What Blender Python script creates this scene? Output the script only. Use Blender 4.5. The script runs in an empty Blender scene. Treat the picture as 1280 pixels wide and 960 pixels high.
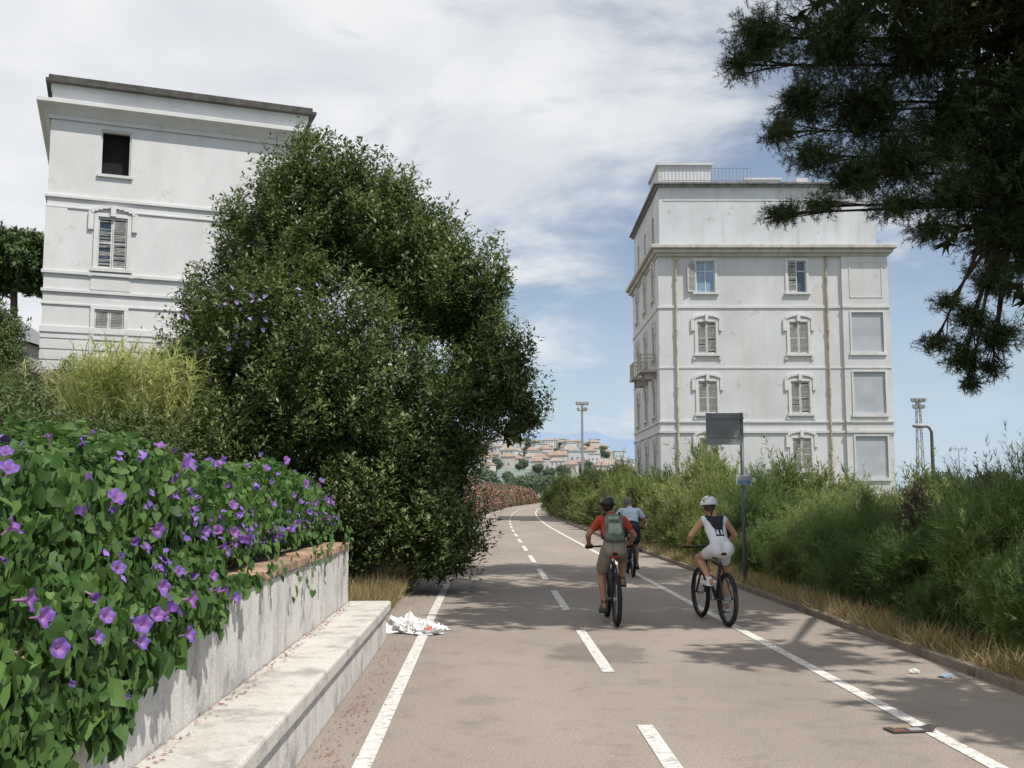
import bpy, math, random
import numpy as np
from mathutils import Vector, Matrix, noise
random.seed(7); rng=np.random.default_rng(7)
scene=bpy.context.scene; col=scene.collection
SL=0.0225
# ---------------------------------------------------------------- materials
def nodes(name):
    m=bpy.data.materials.new(name); m.use_nodes=True
    nt=m.node_tree; nt.nodes.clear()
    return m,nt
def N(nt,t,**k):
    n=nt.nodes.new(t)
    for a,b in k.items(): setattr(n,a,b)
    return n
def ramp(nt,stops):
    r=N(nt,'ShaderNodeValToRGB'); e=r.color_ramp.elements
    while len(e)<len(stops): e.new(.5)
    for i,(p,c) in enumerate(stops):
        e[i].position=p; e[i].color=(c[0],c[1],c[2],1)
    return r
def M(name,c,rough=.75,var=.18,scale=4,metal=0,bump=0.0,c2=None,spec=.3,stretch=None):
    m,nt=nodes(name); L=nt.links.new
    out=N(nt,'ShaderNodeOutputMaterial'); b=N(nt,'ShaderNodeBsdfPrincipled'); L(b.outputs[0],out.inputs[0])
    b.inputs['Roughness'].default_value=rough; b.inputs['Metallic'].default_value=metal
    b.inputs['Specular IOR Level'].default_value=spec
    tc=N(nt,'ShaderNodeTexCoord'); mp=N(nt,'ShaderNodeMapping'); L(tc.outputs['Object'],mp.inputs[0])
    if stretch: mp.inputs['Scale'].default_value=stretch
    nz=N(nt,'ShaderNodeTexNoise'); nz.inputs['Scale'].default_value=scale; nz.inputs['Detail'].default_value=6
    L(mp.outputs[0],nz.inputs['Vector'])
    lo=[x*(1-var) for x in c] if c2 is None else c2
    hi=[min(1,x*(1+var*.6)) for x in c]
    r=ramp(nt,[(.32,lo),(.66,hi)]); L(nz.outputs[0],r.inputs[0]); L(r.outputs[0],b.inputs['Base Color'])
    if bump:
        n2=N(nt,'ShaderNodeTexNoise'); n2.inputs['Scale'].default_value=scale*8; n2.inputs['Detail'].default_value=5
        L(tc.outputs['Object'],n2.inputs['Vector'])
        bp=N(nt,'ShaderNodeBump'); bp.inputs['Strength'].default_value=bump; bp.inputs['Distance'].default_value=.02
        L(n2.outputs[0],bp.inputs['Height']); L(bp.outputs[0],b.inputs['Normal'])
    return m
def leafmat(name,dark,mid,light,scale=1.2,trans=.28,rough=.5,extra=None,spec=.35,objvar=0.):
    m,nt=nodes(name); L=nt.links.new
    out=N(nt,'ShaderNodeOutputMaterial'); b=N(nt,'ShaderNodeBsdfPrincipled')
    b.inputs['Roughness'].default_value=rough; b.inputs['Specular IOR Level'].default_value=spec
    g=N(nt,'ShaderNodeNewGeometry'); tc=N(nt,'ShaderNodeTexCoord')
    nz=N(nt,'ShaderNodeTexNoise'); nz.inputs['Scale'].default_value=scale; nz.inputs['Detail'].default_value=2
    L(tc.outputs['Object'],nz.inputs['Vector'])
    a=N(nt,'ShaderNodeMath',operation='MULTIPLY_ADD'); L(nz.outputs[0],a.inputs[0]); a.inputs[1].default_value=1.1; a.inputs[2].default_value=-.35
    a2=N(nt,'ShaderNodeMath',operation='MULTIPLY_ADD'); L(g.outputs['Random Per Island'],a2.inputs[0]); a2.inputs[1].default_value=.6
    L(a.outputs[0],a2.inputs[2])
    src=a2.outputs[0]
    if objvar:
        oi=N(nt,'ShaderNodeObjectInfo'); a3=N(nt,'ShaderNodeMath',operation='MULTIPLY_ADD'); L(oi.outputs['Random'],a3.inputs[0]); a3.inputs[1].default_value=objvar; L(src,a3.inputs[2])
        a4=N(nt,'ShaderNodeMath',operation='SUBTRACT'); L(a3.outputs[0],a4.inputs[0]); a4.inputs[1].default_value=objvar/2; src=a4.outputs[0]
    r=ramp(nt,[(.1,dark),(.5,mid),(.9,light)]); L(src,r.inputs[0])
    colr=r.outputs[0]
    if extra:
        mt=N(nt,'ShaderNodeMath',operation='FRACT')
        mu=N(nt,'ShaderNodeMath',operation='MULTIPLY'); L(g.outputs['Random Per Island'],mu.inputs[0]); mu.inputs[1].default_value=37.31; L(mu.outputs[0],mt.inputs[0])
        lt=N(nt,'ShaderNodeMath',operation='LESS_THAN'); L(mt.outputs[0],lt.inputs[0]); lt.inputs[1].default_value=extra[0]
        mx=N(nt,'ShaderNodeMix',data_type='RGBA'); L(lt.outputs[0],mx.inputs[0]); L(colr,mx.inputs[6]); mx.inputs[7].default_value=(*extra[1],1)
        colr=mx.outputs[2]
    L(colr,b.inputs['Base Color'])
    if trans<.05:
        L(b.outputs[0],out.inputs[0]); return m
    t=N(nt,'ShaderNodeBsdfTranslucent'); 
    hs=N(nt,'ShaderNodeHueSaturation'); hs.inputs['Value'].default_value=1.5; L(colr,hs.inputs['Color']); L(hs.outputs[0],t.inputs[0])
    mix=N(nt,'ShaderNodeMixShader'); mix.inputs[0].default_value=trans; L(b.outputs[0],mix.inputs[1]); L(t.outputs[0],mix.inputs[2])
    L(mix.outputs[0],out.inputs[0])
    return m
def stucco(name,c,stain,dirt=(.33,.31,.27),amount=.5,seed=0.):
    m,nt=nodes(name); L=nt.links.new
    out=N(nt,'ShaderNodeOutputMaterial'); b=N(nt,'ShaderNodeBsdfPrincipled'); L(b.outputs[0],out.inputs[0]); b.inputs['Roughness'].default_value=.85; b.inputs['Specular IOR Level'].default_value=.2
    tc=N(nt,'ShaderNodeTexCoord')
    def nz(sc,det,st,ro=.6):
        mp=N(nt,'ShaderNodeMapping'); mp.inputs['Scale'].default_value=st; mp.inputs['Location'].default_value=(seed,seed*2,seed); L(tc.outputs['Object'],mp.inputs[0])
        n=N(nt,'ShaderNodeTexNoise'); n.inputs['Scale'].default_value=sc; n.inputs['Detail'].default_value=det; n.inputs['Roughness'].default_value=ro; L(mp.outputs[0],n.inputs['Vector']); return n
    n1=nz(.45,6,(1,1,.6)); n2=nz(2.2,6,(1,1,.1)); n3=nz(1.3,10,(1,1,1),.7)
    r1=ramp(nt,[(.35,[c[0]*.84,c[1]*.84,c[2]*.83]),(.65,c)]); L(n1.outputs[0],r1.inputs[0])
    r2=ramp(nt,[(.50,(0,0,0)),(.75,(1,1,1))]); L(n2.outputs[0],r2.inputs[0])
    k=N(nt,'ShaderNodeMath',operation='MULTIPLY'); L(r2.outputs[0],k.inputs[0]); k.inputs[1].default_value=amount
    m1=N(nt,'ShaderNodeMix',data_type='RGBA'); L(k.outputs[0],m1.inputs[0]); L(r1.outputs[0],m1.inputs[6]); m1.inputs[7].default_value=(*stain,1)
    r3=ramp(nt,[(.60,(0,0,0)),(.64,(1,1,1))]); L(n3.outputs[0],r3.inputs[0])
    k3=N(nt,'ShaderNodeMath',operation='MULTIPLY'); L(r3.outputs[0],k3.inputs[0]); k3.inputs[1].default_value=amount*.9
    m2=N(nt,'ShaderNodeMix',data_type='RGBA'); L(k3.outputs[0],m2.inputs[0]); L(m1.outputs[2],m2.inputs[6]); m2.inputs[7].default_value=(*dirt,1)
    L(m2.outputs[2],b.inputs['Base Color'])
    bp=N(nt,'ShaderNodeBump'); bp.inputs['Strength'].default_value=.25; bp.inputs['Distance'].default_value=.03; L(n3.outputs[0],bp.inputs['Height']); L(bp.outputs[0],b.inputs['Normal'])
    return m
def asphalt():
    m,nt=nodes('asphalt'); L=nt.links.new
    out=N(nt,'ShaderNodeOutputMaterial'); b=N(nt,'ShaderNodeBsdfPrincipled'); L(b.outputs[0],out.inputs[0]); b.inputs['Roughness'].default_value=.9; b.inputs['Specular IOR Level'].default_value=.2
    tc=N(nt,'ShaderNodeTexCoord')
    def nz(sc,det,st=(1,1,1),ro=.55):
        mp=N(nt,'ShaderNodeMapping'); mp.inputs['Scale'].default_value=st; L(tc.outputs['Object'],mp.inputs[0])
        n=N(nt,'ShaderNodeTexNoise'); n.inputs['Scale'].default_value=sc; n.inputs['Detail'].default_value=det; n.inputs['Roughness'].default_value=ro; L(mp.outputs[0],n.inputs['Vector']); return n
    A=nz(.5,5,(1,.35,1)); B=nz(60,3); C=nz(2.2,8,(1,1,1),.7)
    r=ramp(nt,[(.3,(.250,.215,.186)),(.7,(.320,.278,.242))]); L(A.outputs[0],r.inputs[0])
    rb=ramp(nt,[(.3,(.62,.62,.62)),(.7,(1.2,1.2,1.2))]); L(B.outputs[0],rb.inputs[0])
    mm=N(nt,'ShaderNodeMix',data_type='RGBA',blend_type='MULTIPLY'); mm.inputs[0].default_value=.85; L(r.outputs[0],mm.inputs[6]); L(rb.outputs[0],mm.inputs[7])
    rc=ramp(nt,[(.30,(.74,.73,.72)),(.48,(1,1,1))]); L(C.outputs[0],rc.inputs[0])
    m3=N(nt,'ShaderNodeMix',data_type='RGBA',blend_type='MULTIPLY'); m3.inputs[0].default_value=.8; L(mm.outputs[2],m3.inputs[6]); L(rc.outputs[0],m3.inputs[7])
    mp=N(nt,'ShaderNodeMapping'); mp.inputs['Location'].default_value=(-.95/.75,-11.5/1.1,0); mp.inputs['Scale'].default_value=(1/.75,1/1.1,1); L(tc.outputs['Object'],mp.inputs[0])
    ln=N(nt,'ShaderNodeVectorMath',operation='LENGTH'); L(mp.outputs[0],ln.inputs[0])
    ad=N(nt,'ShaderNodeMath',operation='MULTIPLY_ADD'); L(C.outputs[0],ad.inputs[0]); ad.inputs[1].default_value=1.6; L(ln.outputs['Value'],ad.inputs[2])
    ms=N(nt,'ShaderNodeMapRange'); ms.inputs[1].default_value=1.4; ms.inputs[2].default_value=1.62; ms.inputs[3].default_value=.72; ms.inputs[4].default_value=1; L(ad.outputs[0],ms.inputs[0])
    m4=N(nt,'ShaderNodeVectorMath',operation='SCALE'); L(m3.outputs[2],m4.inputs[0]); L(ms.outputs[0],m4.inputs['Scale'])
    vo=N(nt,'ShaderNodeTexVoronoi',feature='DISTANCE_TO_EDGE'); vo.inputs['Scale'].default_value=.17
    va=N(nt,'ShaderNodeVectorMath',operation='MULTIPLY_ADD'); L(C.outputs['Color'],va.inputs[0]); va.inputs[1].default_value=(1.2,1.2,0); L(tc.outputs['Object'],va.inputs[2]); L(va.outputs[0],vo.inputs['Vector'])
    mr=N(nt,'ShaderNodeMapRange'); mr.inputs[1].default_value=0; mr.inputs[2].default_value=.003; mr.inputs[3].default_value=.84; mr.inputs[4].default_value=1; L(vo.outputs['Distance'],mr.inputs[0])
    m5=N(nt,'ShaderNodeVectorMath',operation='SCALE'); L(m4.outputs[0],m5.inputs[0]); L(mr.outputs[0],m5.inputs['Scale'])
    L(m5.outputs[0],b.inputs['Base Color'])
    bp=N(nt,'ShaderNodeBump'); bp.inputs['Strength'].default_value=.3; bp.inputs['Distance'].default_value=.006; L(B.outputs[0],bp.inputs['Height']); L(bp.outputs[0],b.inputs['Normal'])
    return m
def concrete(name,c,streak=.5):
    m,nt=nodes(name); L=nt.links.new
    out=N(nt,'ShaderNodeOutputMaterial'); b=N(nt,'ShaderNodeBsdfPrincipled'); L(b.outputs[0],out.inputs[0]); b.inputs['Roughness'].default_value=.9; b.inputs['Specular IOR Level'].default_value=.2
    tc=N(nt,'ShaderNodeTexCoord')
    def nz(sc,det,st=(1,1,1),ro=.6):
        mp=N(nt,'ShaderNodeMapping'); mp.inputs['Scale'].default_value=st; L(tc.outputs['Object'],mp.inputs[0])
        n=N(nt,'ShaderNodeTexNoise'); n.inputs['Scale'].default_value=sc; n.inputs['Detail'].default_value=det; n.inputs['Roughness'].default_value=ro; L(mp.outputs[0],n.inputs['Vector']); return n
    A=nz(2.2,9,(1,1,1),.7); B=nz(5,7,(1,1,.16),.65); C=nz(45,4)
    r=ramp(nt,[(.36,[x*.55 for x in c]),(.5,[x*.93 for x in c]),(.7,c)]); L(A.outputs[0],r.inputs[0])
    rb=ramp(nt,[(.5,(1,1,1)),(.72,(.52,.50,.46))]); L(B.outputs[0],rb.inputs[0])
    mm=N(nt,'ShaderNodeMix',data_type='RGBA',blend_type='MULTIPLY'); mm.inputs[0].default_value=streak; L(r.outputs[0],mm.inputs[6]); L(rb.outputs[0],mm.inputs[7])
    rc=ramp(nt,[(.35,(.8,.8,.8)),(.6,(1,1,1))]); L(C.outputs[0],rc.inputs[0])
    m2=N(nt,'ShaderNodeMix',data_type='RGBA',blend_type='MULTIPLY'); m2.inputs[0].default_value=.7; L(mm.outputs[2],m2.inputs[6]); L(rc.outputs[0],m2.inputs[7])
    L(m2.outputs[2],b.inputs['Base Color'])
    bp=N(nt,'ShaderNodeBump'); bp.inputs['Strength'].default_value=.5; bp.inputs['Distance'].default_value=.01; L(C.outputs[0],bp.inputs['Height']); L(bp.outputs[0],b.inputs['Normal'])
    return m
def paint():
    m,nt=nodes('road_paint'); L=nt.links.new
    out=N(nt,'ShaderNodeOutputMaterial'); b=N(nt,'ShaderNodeBsdfPrincipled'); L(b.outputs[0],out.inputs[0]); b.inputs['Roughness'].default_value=.8
    tc=N(nt,'ShaderNodeTexCoord'); n=N(nt,'ShaderNodeTexNoise'); n.inputs['Scale'].default_value=14; n.inputs['Detail'].default_value=8; n.inputs['Roughness'].default_value=.7; L(tc.outputs['Object'],n.inputs['Vector'])
    r=ramp(nt,[(.38,(.30,.27,.24)),(.48,(.56,.54,.51)),(.7,(.68,.67,.65))]); L(n.outputs[0],r.inputs[0]); L(r.outputs[0],b.inputs['Base Color'])
    return m
# ---------------------------------------------------------------- mesh helpers
class MB:
    def __init__(s): s.v=[];s.f=[];s.m=[]
    def poly(s,pts,m=0):
        i=len(s.v); s.v+=[tuple(p) for p in pts]; s.f.append(tuple(range(i,i+len(pts)))); s.m.append(m)
    def box(s,a,b,m=0,R=None,c=None):
        x0,y0,z0=a;x1,y1,z1=b
        P=[(x0,y0,z0),(x1,y0,z0),(x1,y1,z0),(x0,y1,z0),(x0,y0,z1),(x1,y0,z1),(x1,y1,z1),(x0,y1,z1)]
        if R is not None:
            P=[tuple(R@Vector(p)+Vector(c)) for p in P]
        i=len(s.v); s.v+=P
        for q in [(0,3,2,1),(4,5,6,7),(0,1,5,4),(1,2,6,5),(2,3,7,6),(3,0,4,7)]:
            s.f.append(tuple(i+k for k in q)); s.m.append(m)
    def tube(s,pts,rad,n=8,m=0):
        pts=[Vector(p) for p in pts]; i0=len(s.v); ref=None
        for k,p in enumerate(pts):
            t=(pts[min(k+1,len(pts)-1)]-pts[max(k-1,0)]).normalized()
            if ref is None: ref=Vector((1,0,0)) if abs(t.x)<.8 else Vector((0,0,1))
            a=(ref-t*ref.dot(t)).normalized(); b=t.cross(a); ref=a
            r=rad[k] if hasattr(rad,'__len__') else rad
            for j in range(n):
                g=2*math.pi*j/n; s.v.append(tuple(p+a*math.cos(g)*r+b*math.sin(g)*r))
        for k in range(len(pts)-1):
            for j in range(n):
                q=i0+k*n; s.f.append((q+j,q+(j+1)%n,q+n+(j+1)%n,q+n+j)); s.m.append(m)
        s.f.append(tuple(i0+j for j in reversed(range(n)))); s.m.append(m)
        q=i0+(len(pts)-1)*n; s.f.append(tuple(q+j for j in range(n))); s.m.append(m)
    def ball(s,c,r,m=0,nu=14,nv=10,R=None):
        if not hasattr(r,'__len__'): r=(r,r,r)
        i0=len(s.v)
        for iv in range(nv+1):
            th=math.pi*iv/nv
            for iu in range(nu):
                ph=2*math.pi*iu/nu
                p=Vector((r[0]*math.sin(th)*math.cos(ph),r[1]*math.sin(th)*math.sin(ph),r[2]*math.cos(th)))
                if R is not None: p=R@p
                s.v.append((c[0]+p.x,c[1]+p.y,c[2]+p.z))
        for iv in range(nv):
            for iu in range(nu):
                a=i0+iv*nu+iu;b=i0+iv*nu+(iu+1)%nu
                s.f.append((a,a+nu,b+nu,b)); s.m.append(m)
    def cap(s,a,b,r0,r1,m=0):
        s.tube([a,b],[r0,r1],12,m); s.ball(a,r0,m,12,8); s.ball(b,r1,m,12,8)
    def torus(s,c,R,r,n=40,k=8,m=0,rx=None):
        i0=len(s.v); rx=rx or r
        for i in range(n):
            g=2*math.pi*i/n
            for j in range(k):
                h=2*math.pi*j/k; d=R+r*math.cos(h)
                s.v.append((c[0]+rx*math.sin(h),c[1]+d*math.cos(g),c[2]+d*math.sin(g)))
        for i in range(n):
            for j in range(k):
                s.f.append((i0+i*k+j,i0+i*k+(j+1)%k,i0+((i+1)%n)*k+(j+1)%k,i0+((i+1)%n)*k+j)); s.m.append(m)
    def mesh(s,name,mats,smooth=False):
        me=bpy.data.meshes.new(name); me.from_pydata(s.v,[],s.f)
        for m in mats: me.materials.append(m)
        me.polygons.foreach_set('material_index',s.m)
        if smooth: me.polygons.foreach_set('use_smooth',[True]*len(s.f))
        me.update(); return me
    def obj(s,name,mats,parent=None,smooth=False,bevel=0,loc=(0,0,0),rot=(0,0,0)):
        o=bpy.data.objects.new(name,s.mesh(name,mats,smooth)); col.objects.link(o); o.parent=parent; o.location=loc; o.rotation_euler=rot
        if bevel:
            b=o.modifiers.new('bevel','BEVEL'); b.width=bevel; b.segments=2; b.limit_method='ANGLE'
        return o
def empty(name,label,cat,loc=(0,0,0),rz=0,group=None):
    o=bpy.data.objects.new(name,None); col.objects.link(o); o.location=loc; o.rotation_euler=(0,0,rz); o.empty_display_size=.2
    return tag(o,label,cat,group)
def tag(o,label,cat,group=None,kind=None):
    o['label']=label; o['category']=cat
    if group: o['group']=group
    if kind: o['kind']=kind
    return o
def struct(o,label=None,cat=None):
    o['kind']='structure'; o['label']=label or o.name; o['category']=cat or o.name.replace('_',' '); return o
def copy_thing(src,loc,rz=0,sc=1.0,label=None):
    n=src.copy(); col.objects.link(n); n.location=loc; n.rotation_euler=(0,0,rz); n.scale=sc if hasattr(sc,'__len__') else (sc,sc,sc)
    if label: n['label']=label
    def rec(a,b):
        for c in a.children:
            d=c.copy(); col.objects.link(d); d.parent=b; rec(c,d)
    rec(src,n)
    return n
def scatter_mesh(name,TV,TF,P,D,Nn,S,mat):
    TV=np.array(TV,float); TF=np.array(TF,int); n=len(P); k=len(TV)
    D=D/np.maximum(np.linalg.norm(D,axis=1,keepdims=True),1e-6)
    X=np.cross(D,Nn); X/=np.maximum(np.linalg.norm(X,axis=1,keepdims=True),1e-6)
    Z=np.cross(X,D)
    if S.ndim==1: S=np.stack([S,S,S],1)
    V=P[:,None,:]+(TV[None,:,0:1]*S[:,None,0:1])*X[:,None,:]+(TV[None,:,1:2]*S[:,None,1:2])*D[:,None,:]+(TV[None,:,2:3]*S[:,None,2:3])*Z[:,None,:]
    V=V.reshape(-1,3).astype(np.float32)
    F=(TF[None,:,:]+(np.arange(n)*k)[:,None,None]).reshape(-1,TF.shape[1]).astype(np.int32)
    me=bpy.data.meshes.new(name)
    me.vertices.add(len(V)); me.vertices.foreach_set('co',V.ravel())
    me.loops.add(F.size); me.loops.foreach_set('vertex_index',F.ravel())
    me.polygons.add(len(F)); me.polygons.foreach_set('loop_start',(np.arange(len(F))*F.shape[1]).astype(np.int32))
    me.update(calc_edges=True); me.validate()
    me.materials.append(mat); return me
LEAF=([(0,0,0),(-.2,.45,.06),(0,1,-.05),(.2,.45,.06)],[(0,1,2,3)])
BLADE=([(-.5,0,0),(.5,0,0),(0,1,0)],[(0,1,2)])
HEART=([(0,0,0),(-.34,-.14,.05),(-.5,.22,.1),(-.27,.66,.05),(0,1,-.1),(.34,-.14,.05),(.5,.22,.1),(.27,.66,.05)],[(0,4,3,2,1),(0,5,6,7,4)])
def rdir(n):
    v=rng.normal(size=(n,3)); return v/np.linalg.norm(v,axis=1,keepdims=True)
def nrm(v): return v/np.maximum(np.linalg.norm(v,axis=1,keepdims=True),1e-6)
def clumps(lobes,n,shell=(.75,1.05),rough=.3,freq=1.1,zmin=None,cull=.62):
    L=np.array(lobes,float); w=(L[:,3]*L[:,4]+L[:,4]*L[:,5]+L[:,3]*L[:,5]); w/=w.sum()
    idx=rng.choice(len(L),n,p=w); d=rdir(n); u=rng.uniform(shell[0],shell[1],n)
    C=L[idx,:3]; Rr=L[idx,3:6]
    nz=np.array([noise.noise(Vector((C[i]+d[i]*Rr[i])*freq)) for i in range(n)])
    P=C+d*Rr*(u*(1+rough*nz))[:,None]
    O=nrm(d/Rr)
    keep=np.ones(n,bool)
    for j in range(len(L)):
        q=np.linalg.norm((P-L[j,:3])/L[j,3:6],axis=1)
        keep&=~((q<cull)&(idx!=j))
    if zmin is not None: keep&=P[:,2]>zmin
    return P[keep],O[keep]
def sprigs(P,O,per,length,rad,up=.5,rand=.35,out=.6):
    n=len(P); A=nrm(O*out+np.array([0,0,up])+rdir(n)*rand); ls=rng.uniform(.5,1.25,n)
    A=np.repeat(A,per,0); B=np.repeat(P,per,0); m=len(B); ls=np.repeat(ls,per)
    t=rng.uniform(0,1,m); ra=rdir(m); ra=nrm(ra-A*np.sum(ra*A,1,keepdims=True))
    pos=B+A*(t*length*ls)[:,None]+ra*(rad*(1.05-t)*rng.uniform(.2,1,m))[:,None]
    D=nrm(A*.6+ra*.9+rdir(m)*.35); Nn=nrm(A*.7+np.array([0,0,.5])+rdir(m)*.5)
    return pos,D,Nn
def foliage(name,lobes,nc,per,leaf,mat,parent=None,length=.35,rad=.12,up=.5,zmin=None,inner=0,innersize=.3,tmpl=LEAF,rough=.3,freq=1.1,shell=(.75,1.05),out=.6):
    P,O=clumps(lobes,nc,shell,rough,freq,zmin)
    p,D,Nn=sprigs(P,O,per,length,rad,up,out=out)
    s=rng.uniform(.65,1.25,len(p))*leaf
    if inner:
        P2,O2=clumps(lobes,inner,(.2,.70),.2,freq,zmin)
        p=np.vstack([p,P2]); D=np.vstack([D,rdir(len(P2))]); Nn=np.vstack([Nn,rdir(len(P2))]); s=np.concatenate([s,np.full(len(P2),innersize)])
    me=scatter_mesh(name,*tmpl,p,D,Nn,s,mat)
    o=bpy.data.objects.new(name,me); col.objects.link(o); o.parent=parent
    return o
def smooth(a,b,x):
    t=max(0,min(1,(x-a)/(b-a))); return t*t*(3-2*t)
def cx(Y): return -SL*Y+.00044*max(0,Y-45)**2
# ---------------------------------------------------------------- world, sun, camera
SUN=Vector((.40,-.33,.85)).normalized()
el=math.asin(SUN.z); az=math.atan2(SUN.x,SUN.y)
w=bpy.data.worlds.new('World'); scene.world=w; w.use_nodes=True; nt=w.node_tree; nt.nodes.clear(); L=nt.links.new
out=N(nt,'ShaderNodeOutputWorld'); bg=N(nt,'ShaderNodeBackground'); L(bg.outputs[0],out.inputs[0]); bg.inputs[1].default_value=.103
sky=N(nt,'ShaderNodeTexSky',sky_type='NISHITA'); sky.sun_disc=False; sky.sun_elevation=el; sky.sun_rotation=az; sky.air_density=1.0; sky.dust_density=.4; sky.ozone_density=2.0
tc=N(nt,'ShaderNodeTexCoord'); sp=N(nt,'ShaderNodeSeparateXYZ'); L(tc.outputs['Generated'],sp.inputs[0])
za=N(nt,'ShaderNodeMath',operation='ADD'); L(sp.outputs[2],za.inputs[0]); za.inputs[1].default_value=.22
zm=N(nt,'ShaderNodeMath',operation='MAXIMUM'); L(za.outputs[0],zm.inputs[0]); zm.inputs[1].default_value=.05
dx=N(nt,'ShaderNodeMath',operation='DIVIDE'); L(sp.outputs[0],dx.inputs[0]); L(zm.outputs[0],dx.inputs[1])
dy=N(nt,'ShaderNodeMath',operation='DIVIDE'); L(sp.outputs[1],dy.inputs[0]); L(zm.outputs[0],dy.inputs[1])
cb=N(nt,'ShaderNodeCombineXYZ'); L(dx.outputs[0],cb.inputs[0]); L(dy.outputs[0],cb.inputs[1])
n1=N(nt,'ShaderNodeTexNoise'); n1.inputs['Scale'].default_value=1.7; n1.inputs['Detail'].default_value=7; n1.inputs['Roughness'].default_value=.58; n1.inputs['Distortion'].default_value=.35; L(cb.outputs[0],n1.inputs['Vector'])
b1=N(nt,'ShaderNodeMath',operation='MULTIPLY_ADD'); L(sp.outputs[0],b1.inputs[0]); b1.inputs[1].default_value=-.42; L(n1.outputs[0],b1.inputs[2])
b2=N(nt,'ShaderNodeMath',operation='MULTIPLY_ADD'); L(sp.outputs[2],b2.inputs[0]); b2.inputs[1].default_value=.62; L(b1.outputs[0],b2.inputs[2])
cr=N(nt,'ShaderNodeMapRange',interpolation_type='SMOOTHSTEP'); cr.inputs[1].default_value=.53; cr.inputs[2].default_value=.76; cr.inputs[3].default_value=.16; cr.inputs[4].default_value=.93; L(b2.outputs[0],cr.inputs[0])
n2=N(nt,'ShaderNodeTexNoise'); n2.inputs['Scale'].default_value=3.0; n2.inputs['Detail'].default_value=6; n2.inputs['Distortion'].default_value=.3; L(cb.outputs[0],n2.inputs['Vector'])
cc=ramp(nt,[(.33,(7.3,7.5,7.9)),(.60,(9.0,9.05,9.1))]); L(n2.outputs[0],cc.inputs[0])
# pale haze close to the horizon
hz=N(nt,'ShaderNodeMapRange',interpolation_type='SMOOTHSTEP'); hz.inputs[1].default_value=0; hz.inputs[2].default_value=.24; hz.inputs[3].default_value=.85; hz.inputs[4].default_value=.0; L(sp.outputs[2],hz.inputs[0])
hx=N(nt,'ShaderNodeMix',data_type='RGBA'); L(hz.outputs[0],hx.inputs[0]); L(sky.outputs[0],hx.inputs[6]); hx.inputs[7].default_value=(4.7,6.1,7.7,1)
mx=N(nt,'ShaderNodeMix',data_type='RGBA'); L(cr.outputs[0],mx.inputs[0]); L(hx.outputs[2],mx.inputs[6]); L(cc.outputs[0],mx.inputs[7]); L(mx.outputs[2],bg.inputs[0])
sd=bpy.data.lights.new('sun','SUN'); sd.energy=4.8; sd.angle=math.radians(.5); sd.color=(1,.95,.87)
so=bpy.data.objects.new('sun',sd); col.objects.link(so); so.rotation_euler=SUN.to_track_quat('Z','Y').to_euler(); so.location=(10,-10,30)
cd=bpy.data.cameras.new('camera'); cam=bpy.data.objects.new('camera',cd); col.objects.link(cam); scene.camera=cam
cd.sensor_width=36; cd.lens=36.6; cd.clip_end=20000; cam.location=(0,0,1.7); cam.rotation_euler=(math.radians(90+6.06),0,0)
scene.view_settings.view_transform='Standard'; scene.view_settings.look='None'; scene.view_settings.exposure=0
# ---------------------------------------------------------------- base materials
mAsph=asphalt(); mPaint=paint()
mConc=concrete('weathered_concrete',(.66,.64,.61),.7); mConcTop=concrete('bench_concrete',(.57,.55,.51),.3)
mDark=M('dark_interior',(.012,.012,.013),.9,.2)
mBlack=M('black_rubber',(.018,.018,.018),.8,.2,20)
mFrame=M('black_frame',(.02,.02,.022),.35,.2,10,spec=.5)
mMetal=M('grey_metal',(.35,.36,.37),.4,.15,10,metal=.6)
mBark=M('bark',(.10,.075,.055),.95,.5,9,bump=.8,stretch=(1,1,.3))
mSoil=M('dry_soil',(.20,.16,.11),.95,.4,1.5,bump=.5,c2=(.10,.10,.05))
mGround=M('ground_green',(.16,.15,.09),.95,.4,.3,c2=(.07,.09,.04))
# ---------------------------------------------------------------- ground, road
mb=MB(); mb.poly([(-9000,-300,-.03),(9000,-300,-.03),(9000,12000,-.03),(-9000,12000,-.03)])
struct(mb.obj('ground',[mGround]))
mb=MB(); mb.poly([(60,-200,.0),(9000,-200,.0),(9000,11900,.0),(160,11900,.0)])
struct(mb.obj('sea',[M('sea_water',(.05,.12,.18),.25,.2,.05)]))
def ribbon(mb,a0,a1,y0,y1,z,step=2.0,m=0):
    n=max(1,int((y1-y0)/step)); ys=[y0+(y1-y0)*i/n for i in range(n+1)]
    for i in range(n):
        p,q=ys[i],ys[i+1]
        mb.poly([(cx(p)+a0,p,z),(cx(p)+a1,p,z),(cx(q)+a1,q,z),(cx(q)+a0,q,z)],m)
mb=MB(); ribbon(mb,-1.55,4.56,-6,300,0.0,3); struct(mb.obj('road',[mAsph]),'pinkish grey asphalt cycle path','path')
mb=MB()
ribbon(mb,-.85,-.73,-6,300,.005,2); ribbon(mb,3.13,3.25,-6,300,.005,2)
y=10.25-5.42*2
while y<250:
    ribbon(mb,1.10,1.22,y,y+3.1,.005,1.6); y+=5.42
struct(mb.obj('road_markings',[mPaint]),'worn white painted lane lines','road marking')
mb=MB(); ribbon(mb,4.67,12,-6,200,.03,3); ribbon(mb,-9,-1.55,12.5,200,.004,3); struct(mb.obj('verge',[mSoil]),'dry earth verge beside the path','verge')
mb=MB()
yy=-4
mK=concrete('kerb_stone',(.25,.21,.17),.6)
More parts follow.
